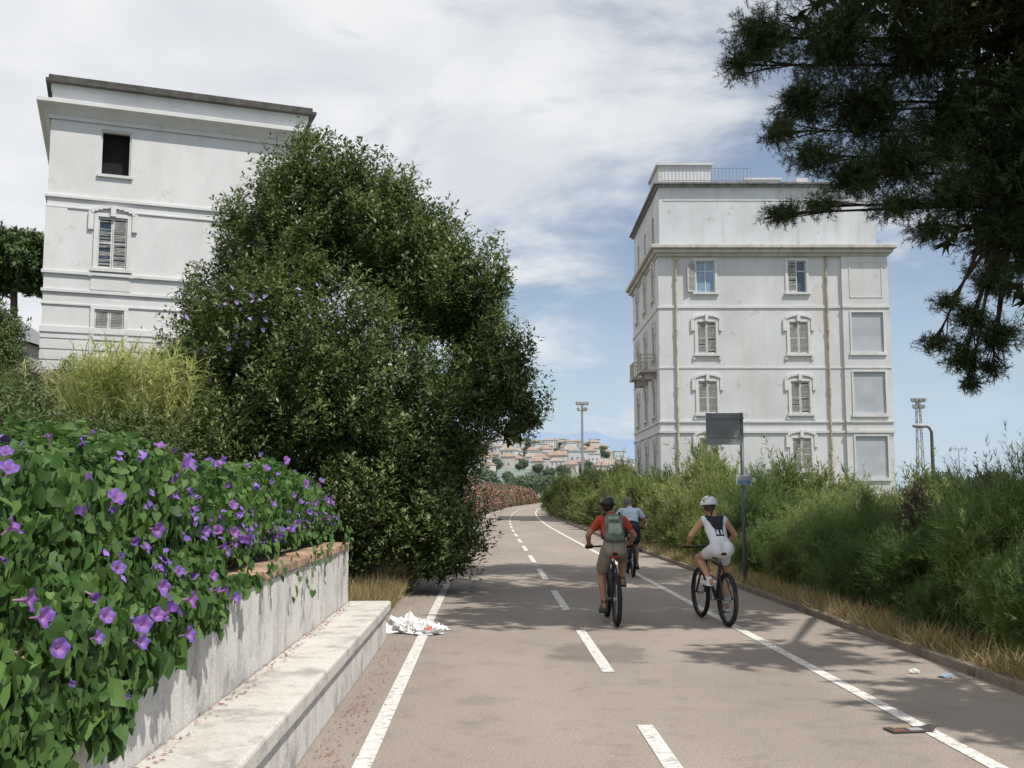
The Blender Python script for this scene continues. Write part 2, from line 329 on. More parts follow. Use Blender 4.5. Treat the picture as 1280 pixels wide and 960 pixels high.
while yy<140:
    a0=4.56+random.uniform(-.008,.008); z1=.09+random.uniform(-.016,.012)
    p,q=yy+.01,yy+.99
    x0,x1=cx(p),cx(q)
    V=[(x0+a0,p,-.02),(x0+a0+.10,p,-.02),(x1+a0+.10,q,-.02),(x1+a0,q,-.02)]
    i=len(mb.v); mb.v+=V+[(v[0],v[1],z1) for v in V]
    for f in [(0,3,2,1),(4,5,6,7),(0,1,5,4),(1,2,6,5),(2,3,7,6),(3,0,4,7)]: mb.f.append(tuple(i+k for k in f)); mb.m.append(0)
    yy+=1
struct(mb.obj('kerb',[mK],bevel=.014),'weathered low stone kerb edging','kerb')
def bankz(a,Y):
    d=-(a+2.02)
    b=1.02*(1-smooth(12.4,15.5,Y)*(1-smooth(1.2,4.5,d)))
    return b+3.2*smooth(2.5,17,d)+.08*noise.noise(Vector((a,Y,0)))
mb=MB(); nx,ny=40,60; i0=0
for j in range(ny+1):
    Y=-3+ (j/ny)*75
    for i in range(nx+1):
        a=-2.02-55*(i/nx)**1.8
        mb.v.append((a-SL*Y,Y,bankz(a,Y) if i else min(bankz(a,Y),1.0)))
for j in range(ny):
    for i in range(nx):
        q=j*(nx+1)+i; mb.f.append((q,q+nx+1,q+nx+2,q+1)); mb.m.append(0)
struct(mb.obj('embankment',[M('bank_soil',(.10,.085,.05),.95,.5,2,c2=(.03,.045,.018))],smooth=True),'overgrown earth bank behind the wall','bank')
# ---------------------------------------------------------------- left wall + bench
rzr=math.atan(SL)
W=empty('retaining_wall','low whitewashed retaining wall with brick coping and morning glory','wall',rz=rzr)
mb=MB(); mb.box((-2.0,-1.5,0),(-1.65,12.5,1.07)); mb.obj('wall_body',[mConc],W,bevel=.012)
mb=MB(); yy=-1.5
while yy<12.4:
    dz=random.uniform(-.006,.006); mb.box((-2.02,yy+.004,1.072),(-1.62+random.uniform(-.008,.008),yy+.236,1.145+dz)); yy+=.24
mb.obj('coping',[M('terracotta_brick',(.38,.25,.17),.85,.4,3,bump=.5,c2=(.19,.14,.10))],W,bevel=.008)
B=empty('concrete_bench','long low whitewashed concrete bench against the wall','bench',rz=rzr)
mb=MB(); mb.box((-1.648,-1.5,0),(-1.20,12.52,.33)); mb.obj('bench_base',[mConc],B,bevel=.01)
mb=MB(); mb.box((-1.646,-1.52,.333),(-1.15,12.56,.45)); mb.obj('seat',[mConcTop],B,bevel=.02)
# ---------------------------------------------------------------- morning glory hedge
mGlory=leafmat('glory_leaf',(.03,.068,.018),(.068,.14,.034),(.125,.215,.058),scale=3,trans=.3,rough=.55,spec=.25)
def lowlim(Y):
    xs=[0,3.5,4.3,4.9,5.6,6.5,7.4,9,12.6]; zs=[.42,.56,.78,.90,1.03,1.14,1.24,1.26,1.28]
    return np.interp(Y,xs,zs)
def topz(Y): return 1.92+.05*math.sin(Y*1.3)+.05*math.sin(Y*3.1+1)+.12*noise.noise(Vector((Y*1.3,3,0)))-.12*smooth(11.6,12.7,Y)
def glory_point(Y,s,depth=0):
    far=smooth(6.0,7.5,Y)
    tz=topz(Y); lo=float(lowlim(Y))+(.20-.10*far)*noise.noise(Vector((Y*2.6,9,0)))
    bulge=(.10-.03*far)*noise.noise(Vector((Y*1.6,s*5,2)))
    if s<.45:
        t=s/.45; a=-4.6+(4.6-2.30)*t; z=tz-.05+.06*math.sin(a*2+Y); n=Vector((.1,0,1)); z+=bulge
    elif s<.62:
        t=(s-.45)/.17*math.pi/2; a=-2.30+(.45-.05*far)*math.sin(t)+bulge; z=tz-.05-.4*(1-math.cos(t)); n=Vector((math.sin(t),0,math.cos(t)))
    else:
        t=(s-.62)/.38; z0=tz-.45; z=z0+(lo-z0)*t
        a=-1.85-.03*far+bulge*(1-.6*t)+.25*(1-far)*(1-smooth(1.1,1.45,z))-.06*far*t; n=Vector((1,0,.25))
        if z<1.2 and far<.5: a=max(a,-1.60)
    p=Vector((a-SL*Y,Y,z))-n.normalized()*depth
    return p,n.normalized()
P=[];D=[];Nn=[];S=[]
def addleaf(n,depth,size):
    for i in range(n):
        Y=1.8+10.9*random.random(); s=random.random()
        if s<.3 and random.random()<.5: s=random.uniform(.45,1)
        dp=random.uniform(*depth); p,nn=glory_point(Y,s,dp)
        if p.z<1.18 and p.x+SL*Y<-1.60:
            if Y>7: continue
            p.x=-1.60+random.uniform(.02,.08)-SL*Y
        P.append(p); v=Vector((random.gauss(0,.35),random.gauss(0,.6),-1+random.gauss(0,.5))) if s>.5 else Vector((random.gauss(0.3,.8),random.gauss(-.2,.8),random.gauss(0,.3)))
        D.append(v); Nn.append(nn+Vector((random.gauss(0,.48),random.gauss(-.1,.52),random.gauss(0,.48)))); S.append((.036+.048*random.random()**1.3)*size)
addleaf(33000,(-.10,.08),1.0); addleaf(7000,(.06,.22),1.5)
for i in range(2300):
    a=random.uniform(-4.4,-1.98); z=random.uniform(1.15,1.85-.1*random.random()); Y=12.6+random.uniform(-.15,.10)-(.35 if z>1.7 else 0)
    P.append(Vector((a-SL*Y,Y,z))); D.append(Vector((random.gauss(0,.4),.2,-1))); Nn.append(Vector((random.gauss(0,.4),1,.3))); S.append(random.uniform(.05,.09))
for k in range(13):
    Y=random.uniform(6.5,12.2); L0=random.uniform(.15,.5); x=-1.86
    for j in range(14):
        t=j/13; z=1.32-.0-L0*max(0,t-.3)/.7; xx=-1.88+.30*min(1,t/.35)
        P.append(Vector((xx+random.gauss(0,.015)-SL*Y,Y+random.gauss(0,.04),z+.02+random.gauss(0,.01)))); D.append(Vector((random.gauss(0.3,.4),random.gauss(0,.5),-1))); Nn.append(Vector((1,random.gauss(-.2,.4),.5))); S.append(random.uniform(.045,.07))
f=lambda l: np.array([tuple(x) for x in l],float)
me=scatter_mesh('morning_glory_vine',*HEART,f(P),f(D),f(Nn),np.array(S),mGlory)
vine=bpy.data.objects.new('morning_glory_vine',me); col.objects.link(vine); tag(vine,'dense morning glory vine with purple flowers draped over wall','vine')
def flowermat():
    m,nt=nodes('purple_petal'); L=nt.links.new
    out=N(nt,'ShaderNodeOutputMaterial'); b=N(nt,'ShaderNodeBsdfPrincipled'); b.inputs['Roughness'].default_value=.6
    tc=N(nt,'ShaderNodeTexCoord'); sp=N(nt,'ShaderNodeSeparateXYZ'); L(tc.outputs['Object'],sp.inputs[0])
    r=ramp(nt,[(.0,(.55,.35,.5)),(.055,(.32,.16,.46)),(.068,(.15,.085,.40))]); L(sp.outputs[2],r.inputs[0])
    oi=N(nt,'ShaderNodeObjectInfo'); hs=N(nt,'ShaderNodeHueSaturation'); mr=N(nt,'ShaderNodeMapRange'); mr.inputs[3].default_value=.49; mr.inputs[4].default_value=.54; L(oi.outputs['Random'],mr.inputs[0]); L(mr.outputs[0],hs.inputs['Hue']); L(r.outputs[0],hs.inputs['Color'])
    L(hs.outputs[0],b.inputs['Base Color']); t=N(nt,'ShaderNodeBsdfTranslucent'); L(hs.outputs[0],t.inputs[0]); mi=N(nt,'ShaderNodeMixShader'); mi.inputs[0].default_value=.35; L(b.outputs[0],mi.inputs[1]); L(t.outputs[0],mi.inputs[2]); L(mi.outputs[0],out.inputs[0])
    return m
mPet=flowermat()
def flowermesh(prof):
    mb=MB(); n=20; K=len(prof)-1
    for k,(r,z) in enumerate(prof):
        for j in range(n):
            g=2*math.pi*j/n; sc=1-(.13*(k/K)**2)*(.5-.5*math.cos(5*g)); mb.v.append((r*sc*math.cos(g),r*sc*math.sin(g),z+.008*(k/K)**3*math.cos(5*g)))
    for k in range(K):
        for j in range(n):
            mb.f.append((k*n+j,k*n+(j+1)%n,(k+1)*n+(j+1)%n,(k+1)*n+j)); mb.m.append(0)
    return mb.mesh('flower',[mPet],True)
fm=flowermesh([(.004,0),(.006,.025),(.010,.045),(.020,.058),(.034,.066),(.045,.067)])
fm2=flowermesh([(.004,0),(.006,.03),(.011,.05),(.018,.062),(.026,.074),(.031,.082)])
Ys=[3.6+8.7*((i+random.random()*.9)/99)**1.45 for i in range(99)]
cents=[(random.uniform(3.7,12.3),random.uniform(.45,.85)) for _ in range(22)]
for i,Y in enumerate(Ys):
    s=random.choice([random.uniform(.44,.6),random.uniform(.48,.75),random.uniform(.6,1.0)])
    if i%3==0:
        c=min(cents,key=lambda q:abs(q[0]-Y)); Y=c[0]+random.gauss(0,.13); s=min(1,max(.44,c[1]+random.gauss(0,.05)))
    p,nn=glory_point(Y,s,-.11)
    if p.z<1.18 and p.x+SL*Y<-1.55 and Y<7: p.x=-1.52-SL*Y
    o=bpy.data.objects.new('flower',fm if i%4 else fm2); col.objects.link(o); o.parent=vine; o.location=p
    d=(nn+Vector((random.gauss(.1,.35),random.gauss(-.5,.35),random.gauss(.0,.35)))).normalized()
    o.rotation_euler=d.to_track_quat('Z','Y').to_euler(); sc=random.uniform(.62,1.0)
    q=random.random(); o.scale=(sc,sc,sc) if q<.8 else (sc*.45,sc*.45,sc*1.1)
P=[];D=[];Nn=[];S=[]
for i in range(150):
    Y=random.uniform(4.5,12.4); s=random.uniform(.45,.92); p,nn=glory_point(Y,s,-.09)
    for k in range(3):
        P.append(p+Vector((random.gauss(0,.012),random.gauss(0,.012),random.gauss(0,.012)))); D.append(Vector(rdir(1)[0])); Nn.append(nn+Vector((0,-.4,0))+Vector(rdir(1)[0])*.4); S.append(random.uniform(.032,.052))
me=scatter_mesh('small_flowers',*HEART,f(P),f(D),f(Nn),np.array(S),M('violet_petal_small',(.20,.11,.38),.6,.35,9))
o=bpy.data.objects.new('small_flowers',me); col.objects.link(o); o.parent=vine; o['kind']='stuff'
# ---------------------------------------------------------------- large evergreen tree
mTree=leafmat('evergreen_leaf',(.032,.052,.015),(.092,.138,.040),(.20,.25,.088),scale=1.6,trans=.25,rough=.45,spec=.4,extra=(.03,(.20,.16,.08)))
T=empty('evergreen_tree','large dense green broadleaf evergreen tree beside the path','tree',(-3.6,20,0))
def tl(X,Y,Z,a,b,c): return (X+3.6,Y-20,Z-.12,a*.90,b*.92,c*.86)
lob=[tl(-4.05,20,6.95,.90,1.2,1.5),tl(-4.95,20,6.1,.70,.9,1.25),tl(-2.95,20,6.7,1.05,1.3,1.40),tl(-2.1,19.6,6.15,.85,1.0,1.4),tl(-1.45,20,5.65,.85,1.2,1.5),
 tl(-.68,20.3,5.0,.52,.8,1.45),tl(-.45,20,3.85,.88,1.1,.80),tl(-1.5,19.5,2.7,1.05,1.5,1.8),tl(-3.3,19,3.6,1.8,2.0,2.5),tl(-4.4,19.2,4.6,1.1,1.4,1.5),tl(-5.2,19.6,4.0,1.05,1.5,1.4),
 tl(-5.9,20,5.2,.40,.6,.9),tl(-5.0,18.6,2.4,1.4,1.7,1.4),tl(-2.4,18.8,1.5,1.3,1.6,1.35),tl(-4.75,20,7.7,.22,.3,.65),tl(-3.95,20,8.1,.28,.4,.65),tl(-4.3,20,8.0,.15,.3,.55),
 tl(-.36,20,5.9,.17,.3,.75),tl(-2.3,20,7.5,.28,.4,.60),tl(-6.05,19.3,3.3,.55,1.0,.9),tl(-1.3,18.6,.9,.75,1.2,.9),tl(-1.6,20.3,6.85,.26,.4,.6),tl(.28,20,3.3,.34,.4,.3),
 tl(-5.4,20,7.0,.20,.3,.6),tl(-3.2,19.8,7.85,.26,.4,.60),tl(-1.05,20,6.35,.20,.3,.6),tl(.08,20,4.4,.24,.3,.55),tl(-6.3,19.6,4.6,.18,.3,.5),tl(-2.75,19.9,7.7,.16,.3,.5),tl(.05,20,3.0,.38,.5,.3)]
foliage('crown',lob,10800,25,.102,mTree,T,length=.55,rad=.16,up=1.0,zmin=.1,inner=8000,innersize=.30,rough=.5,freq=1.5,shell=(.60,1.05),out=.5)
mb=MB(); mb.tube([(0,0,-.1),(.05,0,1),(.1,.1,2.5),(-.1,0,4.5),(-.4,0,6.4)],[.24,.2,.17,.12,.04],12)
for a in range(9):
    g=a*2.4; z=.8+a*.45; mb.tube([(.05,0,z),(.8*math.cos(g),.8*math.sin(g),z+.7),(1.5*math.cos(g),1.5*math.sin(g),z+1.7)],[.09,.06,.02],8)
mb.obj('trunk',[mBark],T,smooth=True)
P_,O_=clumps([tl(-5.0,18.5,4.7,1.4,1.1,1.0),tl(-4.0,18.1,4.9,1.1,.9,.8)],420,(1.0,1.25),.2)
sel=O_[:,1]<-.2; P_=P_[sel][:60]; O_=O_[sel][:60]
me=scatter_mesh('climbing_flowers',*HEART,P_,rdir(len(P_)),O_+rdir(len(P_))*.3,rng.uniform(.06,.10,len(P_)),M('violet_petal',(.30,.22,.46),.6))
o=bpy.data.objects.new('climbing_flowers',me); col.objects.link(o); o.parent=T; o['kind']='stuff'
# ---------------------------------------------------------------- stone pine on the right
mPine=leafmat('pine_needle',(.014,.024,.010),(.034,.054,.021),(.085,.11,.042),scale=1.5,trans=0,rough=.6,spec=.2)
PT=empty('pine_tree','tall dark pine with drooping needle branches over the path','tree',(9.6,15,0))
def pl(X,Y,Z,a,b,c): return (X-9.6,Y-15,Z,a,b,c)
vis=[pl(3.55,14.2,8.15,.45,.6,.45),pl(4.6,14.2,8.1,.70,.9,.65),pl(3.2,14.2,7.75,.22,.3,.2),pl(4.1,14.2,7.2,.40,.6,.38),pl(3.75,14.1,6.75,.26,.3,.18),pl(4.15,14,6.35,.34,.4,.25),pl(3.7,14,5.55,.26,.3,.13),pl(4.25,14,5.65,.25,.3,.13),
 pl(5.1,14.5,7.2,.70,.9,.60),pl(5.9,14.4,8.1,.85,1.0,.60),pl(4.8,14.2,6.15,.45,.6,.28),pl(5.45,14.2,6.35,.55,.7,.40),pl(5.3,14.0,5.65,.38,.4,.20),pl(6.5,14.5,7.0,.95,1.2,.85),pl(6.15,14.0,5.85,.60,.7,.40),pl(5.75,14,5.3,.28,.35,.18),
 pl(6.75,14,5.25,.40,.5,.33),pl(6.60,14,4.6,.34,.4,.27),pl(6.25,14,4.1,.26,.35,.2),pl(6.15,14,3.55,.28,.35,.22),pl(5.75,14,3.75,.24,.3,.12),pl(6.6,14,3.85,.33,.35,.26),pl(6.2,14,3.2,.14,.2,.16),pl(6.5,14,3.4,.2,.25,.15),pl(7.3,14.3,5.8,.8,1.2,1.2),pl(5.95,14,4.3,.18,.25,.12)]
hid=[pl(8.2,14.5,6.5,1.5,2,1.8),pl(8.4,14.5,8.9,2.0,2.4,1.4),pl(5.5,14,10.0,2.0,2.2,.9),pl(3.9,15.4,11.2,1.5,1.7,.6),pl(4.5,11.2,9.2,1.3,1.2,.65),pl(6.5,11.2,9.2,1.5,1.4,.75),
 pl(7.2,17.5,11.0,1.7,1.8,.7),pl(6.6,19.2,13.0,1.7,1.8,.7),pl(4.6,18.4,12.9,1.4,1.7,.6),pl(8.7,18.6,12.4,1.5,1.7,.8),pl(7.4,5.6,7.3,1.0,1.5,.6),pl(9.3,9.5,7.4,1.8,2.2,1.2),pl(7.0,7.8,8.8,.8,1,.5)]  # out-of-view crown lobes, added and thickened to shade the path
def tufts(lobes,nc,per,bw,bl,shell,rough=.5,sp=.8):
    P,O=clumps(lobes,nc,shell,rough,2.0,cull=.3)
    A=np.repeat(nrm(O+rdir(len(P))*.9+np.array([0,0,-.1])),per,0); Bp=np.repeat(P,per,0); m=len(Bp)
    Bp=Bp+A*rng.uniform(-.10,.08,m)[:,None]; D=nrm(A*.6+rdir(m)*sp)
    return Bp,D,np.stack([np.full(m,bw),rng.uniform(*bl,m),np.full(m,1.)],1)
a1=tufts(vis,15500,24,.0072,(.05,.105),(.25,1.15),rough=.6,sp=1.1); a2=tufts(hid,9500,12,.085,(.18,.30),(.3,1.05)); a3=tufts(vis,2600,4,.035,(.10,.18),(.1,.55))
Bp=np.vstack([a1[0],a2[0],a3[0]]); D=np.vstack([a1[1],a2[1],a3[1]]); Sx=np.vstack([a1[2],a2[2],a3[2]])
me=scatter_mesh('crown',*BLADE,Bp,D,rdir(len(Bp)),Sx,mPine); o=bpy.data.objects.new('crown',me); col.objects.link(o); o.parent=PT
mb=MB(); mb.tube([(0,0,-.1),(-.1,-.1,3),(-.4,-.2,6),(-.7,0,9),(-1.2,.6,11.5)],[.3,.25,.2,.13,.08],12)
for i_,L_ in enumerate(vis):
    e=Vector(L_[:3]); s0=Vector((-.3,-.15,min(max(5.5,e.z-.2),8)))
    if i_ in (17,18,19,20,21,22,23,25): s0=Vector((-2.2,-.5,6.0)); md=Vector((e.x*.5-1.3,e.y,max(e.z+.5,5.0)))
    else: md=(s0+e)/2+Vector((0,0,.25))
    mb.tube([s0,s0.lerp(md,.5)+Vector((0,0,.06)),md,e],[.055,.042,.028,.010],7)
    for q in range(8):
        d=Vector(rdir(1)[0]); tip=e+Vector((d.x*L_[3],d.y*L_[4],d.z*L_[5]))*1.0; mb.tube([md.lerp(e,.7+.035*q),(md.lerp(e,.9)+tip)/2,tip],[.012,.008,.004],5)
for k in range(2,len(hid)): 
    e=Vector(hid[k][:3]); mb.tube([(-.5,-.1,7.5 if k<10 else 5.5),((e.x)/2-.2,e.y/2,(7.5+e.z)/2+.2),e],[.11,.07,.03],7)
mb.obj('trunk',[M('pine_bark',(.05,.037,.028),.95,.5,8,bump=.7)],PT,smooth=True)
# ---------------------------------------------------------------- feathery bushes, right side
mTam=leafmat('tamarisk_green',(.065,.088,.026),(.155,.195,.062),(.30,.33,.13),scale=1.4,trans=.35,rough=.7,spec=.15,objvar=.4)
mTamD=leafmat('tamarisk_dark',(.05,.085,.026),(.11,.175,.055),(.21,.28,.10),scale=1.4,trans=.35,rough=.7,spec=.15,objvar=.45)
mTamB=leafmat('shrub_brownish',(.035,.033,.024),(.105,.072,.058),(.19,.145,.105),scale=2,trans=.25,rough=.7,spec=.15)
def feather(name,lobes,nc,per,mat,bw=.010,bl=(.06,.15),leng=.42,up=.7,rad=.045):
    P,O=clumps(lobes,nc,(.35,1.0),.7,1.6,.05)
    p,D,Nn=sprigs(P,O,per,leng,rad,up=up,rand=.7,out=.9); m=len(p)
    S=np.stack([np.full(m,bw),rng.uniform(*bl,m),np.ones(m)],1)
    D=nrm(D+np.array([0,0,.25]))
    k=max(40,nc//25); P2,O2=clumps(lobes,k,(.8,1.0),.4,1.6,.05); p2,D2,N2=sprigs(P2,O2,per*2,leng*2.0,rad*.8,up=.9,rand=.6,out=.7)
    S2=np.stack([np.full(len(p2),bw),rng.uniform(*bl,len(p2))*.8,np.ones(len(p2))],1)
    return scatter_mesh(name,*BLADE,np.vstack([p,p2]),np.vstack([D,D2]),np.vstack([Nn,N2]),np.vstack([S,S2]),mat)
LB=[[(0,0,.5,.85,.8,.6),(.65,.3,.8,.42,.42,.5),(-.6,-.2,.85,.42,.5,.42),(0,.4,1.25,.32,.35,.4),(.3,-.6,.6,.38,.36,.4)],
    [(0,0,.45,.9,.8,.5),(-.6,.2,.9,.38,.4,.55),(.6,-.3,.65,.45,.42,.4),(.1,0,1.3,.22,.25,.4),(-.2,-.6,.6,.4,.34,.35)],
    [(0,0,.6,.75,.8,.65),(.55,-.4,1.0,.34,.34,.36),(-.55,.3,1.0,.34,.36,.4),(0,.0,1.4,.16,.2,.35),(.2,.6,.7,.4,.35,.4)]]
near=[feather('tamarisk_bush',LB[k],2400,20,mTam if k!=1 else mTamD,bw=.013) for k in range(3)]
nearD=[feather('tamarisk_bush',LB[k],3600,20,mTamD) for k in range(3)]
nearB=feather('brown_shrub',LB[2],2400,18,mTamB,.022,(.03,.07),.25)
far=[feather('tamarisk_bush',LB[k],1000,14,mTam,.028,(.12,.24),.42) for k in range(3)]
def bush(me,X,Y,sc,lab,name='tamarisk_bush',z=0,cat='bush',grp='shrubs along the path edge'):
    o=bpy.data.objects.new(name,me); col.objects.link(o); o.location=(X,Y,z); o.rotation_euler=(random.uniform(-.12,.12),random.uniform(-.12,.12),random.uniform(0,6.28)); o.scale=sc if hasattr(sc,'__len__') else (sc,sc,sc)
    return tag(o,lab,cat,grp)
lab='feathery green tamarisk shrub beside the path kerb'
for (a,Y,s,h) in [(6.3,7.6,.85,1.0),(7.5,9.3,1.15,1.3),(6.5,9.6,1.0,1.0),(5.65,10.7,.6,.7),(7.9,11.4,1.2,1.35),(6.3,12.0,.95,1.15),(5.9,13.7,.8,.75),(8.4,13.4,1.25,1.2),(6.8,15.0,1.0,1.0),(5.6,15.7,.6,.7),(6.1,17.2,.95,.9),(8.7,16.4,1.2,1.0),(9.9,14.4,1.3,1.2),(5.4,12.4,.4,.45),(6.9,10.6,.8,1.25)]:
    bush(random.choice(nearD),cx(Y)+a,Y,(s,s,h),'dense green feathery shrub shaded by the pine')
for (a,Y,s,h) in [(7.0,13.2,.8,1.15),(7.5,15.6,.9,1.15),(6.7,16.2,.75,1.0),(9.0,18.2,.9,1.1),(7.2,17.6,.7,.95)]:
    bush(nearB,cx(Y)+a,Y,(s,s,h),'brownish small leaved shrub among the tamarisks','brown_shrub')
for (a,Y,s,h) in [(5.55,18.9,.55,.6),(6.3,19.6,.9,.85),(7.6,19.5,1.1,.95),(5.5,21.0,.65,.65),(7.0,22.0,1.1,.95),(5.9,23.3,.95,1.0),(8.3,24.5,1.2,1.0),(5.7,25.6,.85,.8),(7.2,27.5,1.2,1.3),(9.8,22,1.2,.85),(11,26,1.3,.95),(10.3,18,1.1,.85),(12.5,22,1.2,.9),(5.8,28.6,1.0,1.15)]:
    bush(random.choice(near),cx(Y)+a,Y,(s,s,h),lab)
Y=31
while Y<125:
    k=1+.2*smooth(35,80,Y)
    bush(random.choice(far),cx(Y)+5.8+random.uniform(-.6,.7),Y,(1.2*k,1.2*k,k*random.uniform(.75,1.5)),lab)
    if random.random()<.85: bush(random.choice(far),cx(Y)+8.3+random.uniform(-.9,.9),Y+1.2,(1.35,1.35,k*random.uniform(1.1,1.8)),lab)
    if Y<60: bush(random.choice(far),cx(Y)+12+random.uniform(-1,1),Y,(1.4,1.4,random.uniform(.9,1.45)),lab)
    Y+=2.9
for i in range(17):
    bush(random.choice(far),12.5+i*1.8+random.uniform(-.5,.5),29+random.uniform(-3,9),(1.4,1.4,random.uniform(.75,1.15)),lab)
mShr=leafmat('shrub_leaf',(.03,.05,.016),(.075,.11,.035),(.15,.19,.07),scale=1.5,trans=.25,objvar=.2)
def leafy(name,nc,per,leaf,mat,lobes,**k):
    P,O=clumps(lobes,nc,(.6,1.05),.35,1.4,.02); p,D,Nn=sprigs(P,O,per,.35,.14,up=.5); return scatter_mesh(name,*LEAF,p,D,Nn,rng.uniform(.7,1.2,len(p))*leaf,mat)
shr=[leafy('shrub',1700,18,.085,mShr,LB[k]) for k in range(3)]
for (X,Y,s) in [(-5.2,13.4,1.05),(-6.3,14.2,1.2),(-7.4,13.6,1.15),(-8.4,14.8,1.25),(-9.3,17,1.1),(-5.2,15.2,1.0),(-10.2,19.5,1.2),(-12,22,1.3),(-8.8,12.4,1.1),(-7.0,11.8,1.0),(-5.6,11.9,.85),(-13,24,1.3),(-11,17.5,1.2),(-6.2,12.7,1.0),(-8.0,16.4,1.1)]:
    bush(random.choice(shr),X,Y,(s,s,s*1.0),'leafy green shrub growing on the bank behind the wall','shrub',bankz(X+SL*Y,Y)-.1)
for (X,Y,s,z) in [(-19.4,37,1.5,5.0),(-21.2,37.5,2.0,5.6),(-23.3,39,2.1,6.0),(-17,33,1.3,3.4),(-15,32,1.4,3.1),(-13,31,1.4,3.1),(-20.3,38.3,1.8,6.2),(-22,40,2.0,6.8)]:
    bush(random.choice(shr),X,Y,s,'leafy green garden shrub near the villa','shrub',z)
mRed=leafmat('oleander_leaf',(.05,.08,.035),(.09,.13,.06),(.14,.18,.085),trans=.2,extra=(.36,(.48,.20,.20)),objvar=.2)
mRedL=leafmat('oleander_leaf_sparse',(.025,.045,.016),(.055,.09,.03),(.11,.15,.055),trans=.2,extra=(.05,(.48,.10,.14)))
red=[leafy('oleander_shrub',1500,10,.16,mRed,LB[k]) for k in range(2)]
redL=[leafy('oleander_shrub',1600,14,.12,mRedL,LB[k]) for k in range(2)]
Y=23
while Y<200:
    if Y<46: bush(random.choice(redL),cx(Y)-2.85+random.uniform(-.15,.15),Y,random.uniform(1.2,1.4),'dark green oleander shrub with few pink flowers','oleander_shrub'); Y+=1.9
    else: bush(random.choice(red),cx(Y)-2.6+random.uniform(-.3,.3),Y,(1.5,1.5,random.uniform(1.2,1.7)),'oleander shrub covered with pinkish red flowers along the path','oleander_shrub'); Y+=2.6
mReed=leafmat('reed_blade',(.17,.20,.06),(.33,.36,.13),(.50,.50,.23),scale=1,trans=.35)
def grassmesh(name,n,region,length,width,mat,lean=.35,z=lambda x,y:0.03,bend=.3):
    TV=[(-.5,0,0),(.5,0,0),(.38,.5,.2*bend),(-.38,.5,.2*bend),(.0,1,bend),(.0,1,bend)]
    TF=[(0,1,2,3),(3,2,4,5)]
    P=[region() for _ in range(n)]; P=np.array([(p[0],p[1],z(p[0],p[1])) for p in P])
    D=nrm(np.stack([rng.normal(0,lean,n),rng.normal(0,lean,n),np.ones(n)],1)); Nn=nrm(np.stack([rng.normal(0,1,n),rng.normal(0,1,n),np.zeros(n)],1))
    ln=rng.uniform(*length,n); S=np.stack([rng.uniform(.7,1.3,n)*width,ln,ln],1)
    return scatter_mesh(name,TV,TF,P,D,Nn,S,mat)
for k,(X,Y,h) in enumerate([(-6.25,17.4,1.05),(-6.9,18.0,1.0),(-6.8,19.2,1.15),(-7.4,18.6,.95)]):
    TRD=[(random.gauss(0,.30),random.gauss(0,.33)) for _ in range(40)]
    def rr():
        a=random.choice(TRD); return (a[0]+random.gauss(0,.03),a[1]+random.gauss(0,.03))
    me1=grassmesh('reed_clump',900,rr,(.8*h,3.2*h),.026,mReed,.17,lambda x,y:0)
    o=bpy.data.objects.new('reed_clump',me1); col.objects.link(o); o.location=(X,Y,bankz(X+SL*Y,Y)-.05); tag(o,'clump of tall pale yellow green reeds','reed','reeds growing on the bank')
    # drooping side leaves along the stalks
    n=3200; st=np.array([TRD[i] for i in rng.integers(0,40,n)]); z=rng.uniform(.5,2.9,n)*h; P=np.stack([st[:,0]*(1+.15*z),st[:,1]*(1+.15*z),z],1); D=nrm(np.stack([rng.normal(0,1,n),rng.normal(0,1,n),rng.normal(.5,.4,n)],1))
    me2=scatter_mesh('leaves',[(-.5,0,0),(.5,0,0),(.4,.5,.05),(-.4,.5,.05),(0,1,-.25),(0,1,-.25)],[(0,1,2,3),(3,2,4,5)],P,D,np.tile([0.,0.,1.],(n,1))+rng.normal(0,.2,(n,3)),np.stack([np.full(n,.022),rng.uniform(.2,.5,n),rng.uniform(.2,.5,n)],1),mReed)
    o2=bpy.data.objects.new('leaves',me2); col.objects.link(o2); o2.parent=o
mDry=leafmat('dry_grass_blade',(.13,.11,.045),(.30,.24,.12),(.45,.37,.20),scale=2,trans=.3)
def reg_r():
    Y=6+34*random.random()**1.5
    while noise.noise(Vector((Y*.9,1,0)))<random.uniform(-.6,.15): Y=6+34*random.random()**1.5
    return (cx(Y)+4.60+abs(random.gauss(0,.40)),Y)
me=grassmesh('dry_grass',15000,reg_r,(.08,.38),.010,mDry,.6); o=bpy.data.objects.new('dry_grass',me); col.objects.link(o); tag(o,'dry straw coloured grass beside kerb','grass',kind='stuff')
def reg_l():
    Y=12.9+14*random.random()**1.3; return (cx(Y)-1.4-abs(random.gauss(0,.5)),Y)
me=grassmesh('dry_grass',9000,reg_l,(.10,.48),.011,mDry,.5); o=bpy.data.objects.new('dry_grass',me); col.objects.link(o); tag(o,'dry straw coloured grass under the evergreen tree','grass',kind='stuff')
n=3600; Yp=np.concatenate([rng.uniform(12.7,62,2900),rng.uniform(3.5,12.5,700)])
ap=np.where(rng.random(n)<.75,rng.normal(-1.12,.15,n),rng.normal(-.6,.5,n)); ap[2900:]=rng.normal(-1.02,.08,700)
ap=np.clip(ap,-1.5,1.5); zz=np.full(n,.012)
onb=rng.random(n)<.45; onb[:2900]=False; ap[onb]=rng.uniform(-1.64,-1.54,onb.sum()); zz[onb]=.457
ap=np.where((~onb)&(Yp<12.6)&(ap<-1.14),-1.1,ap)
P=np.stack([ap+np.array([cx(v) for v in Yp]),Yp,zz],1)
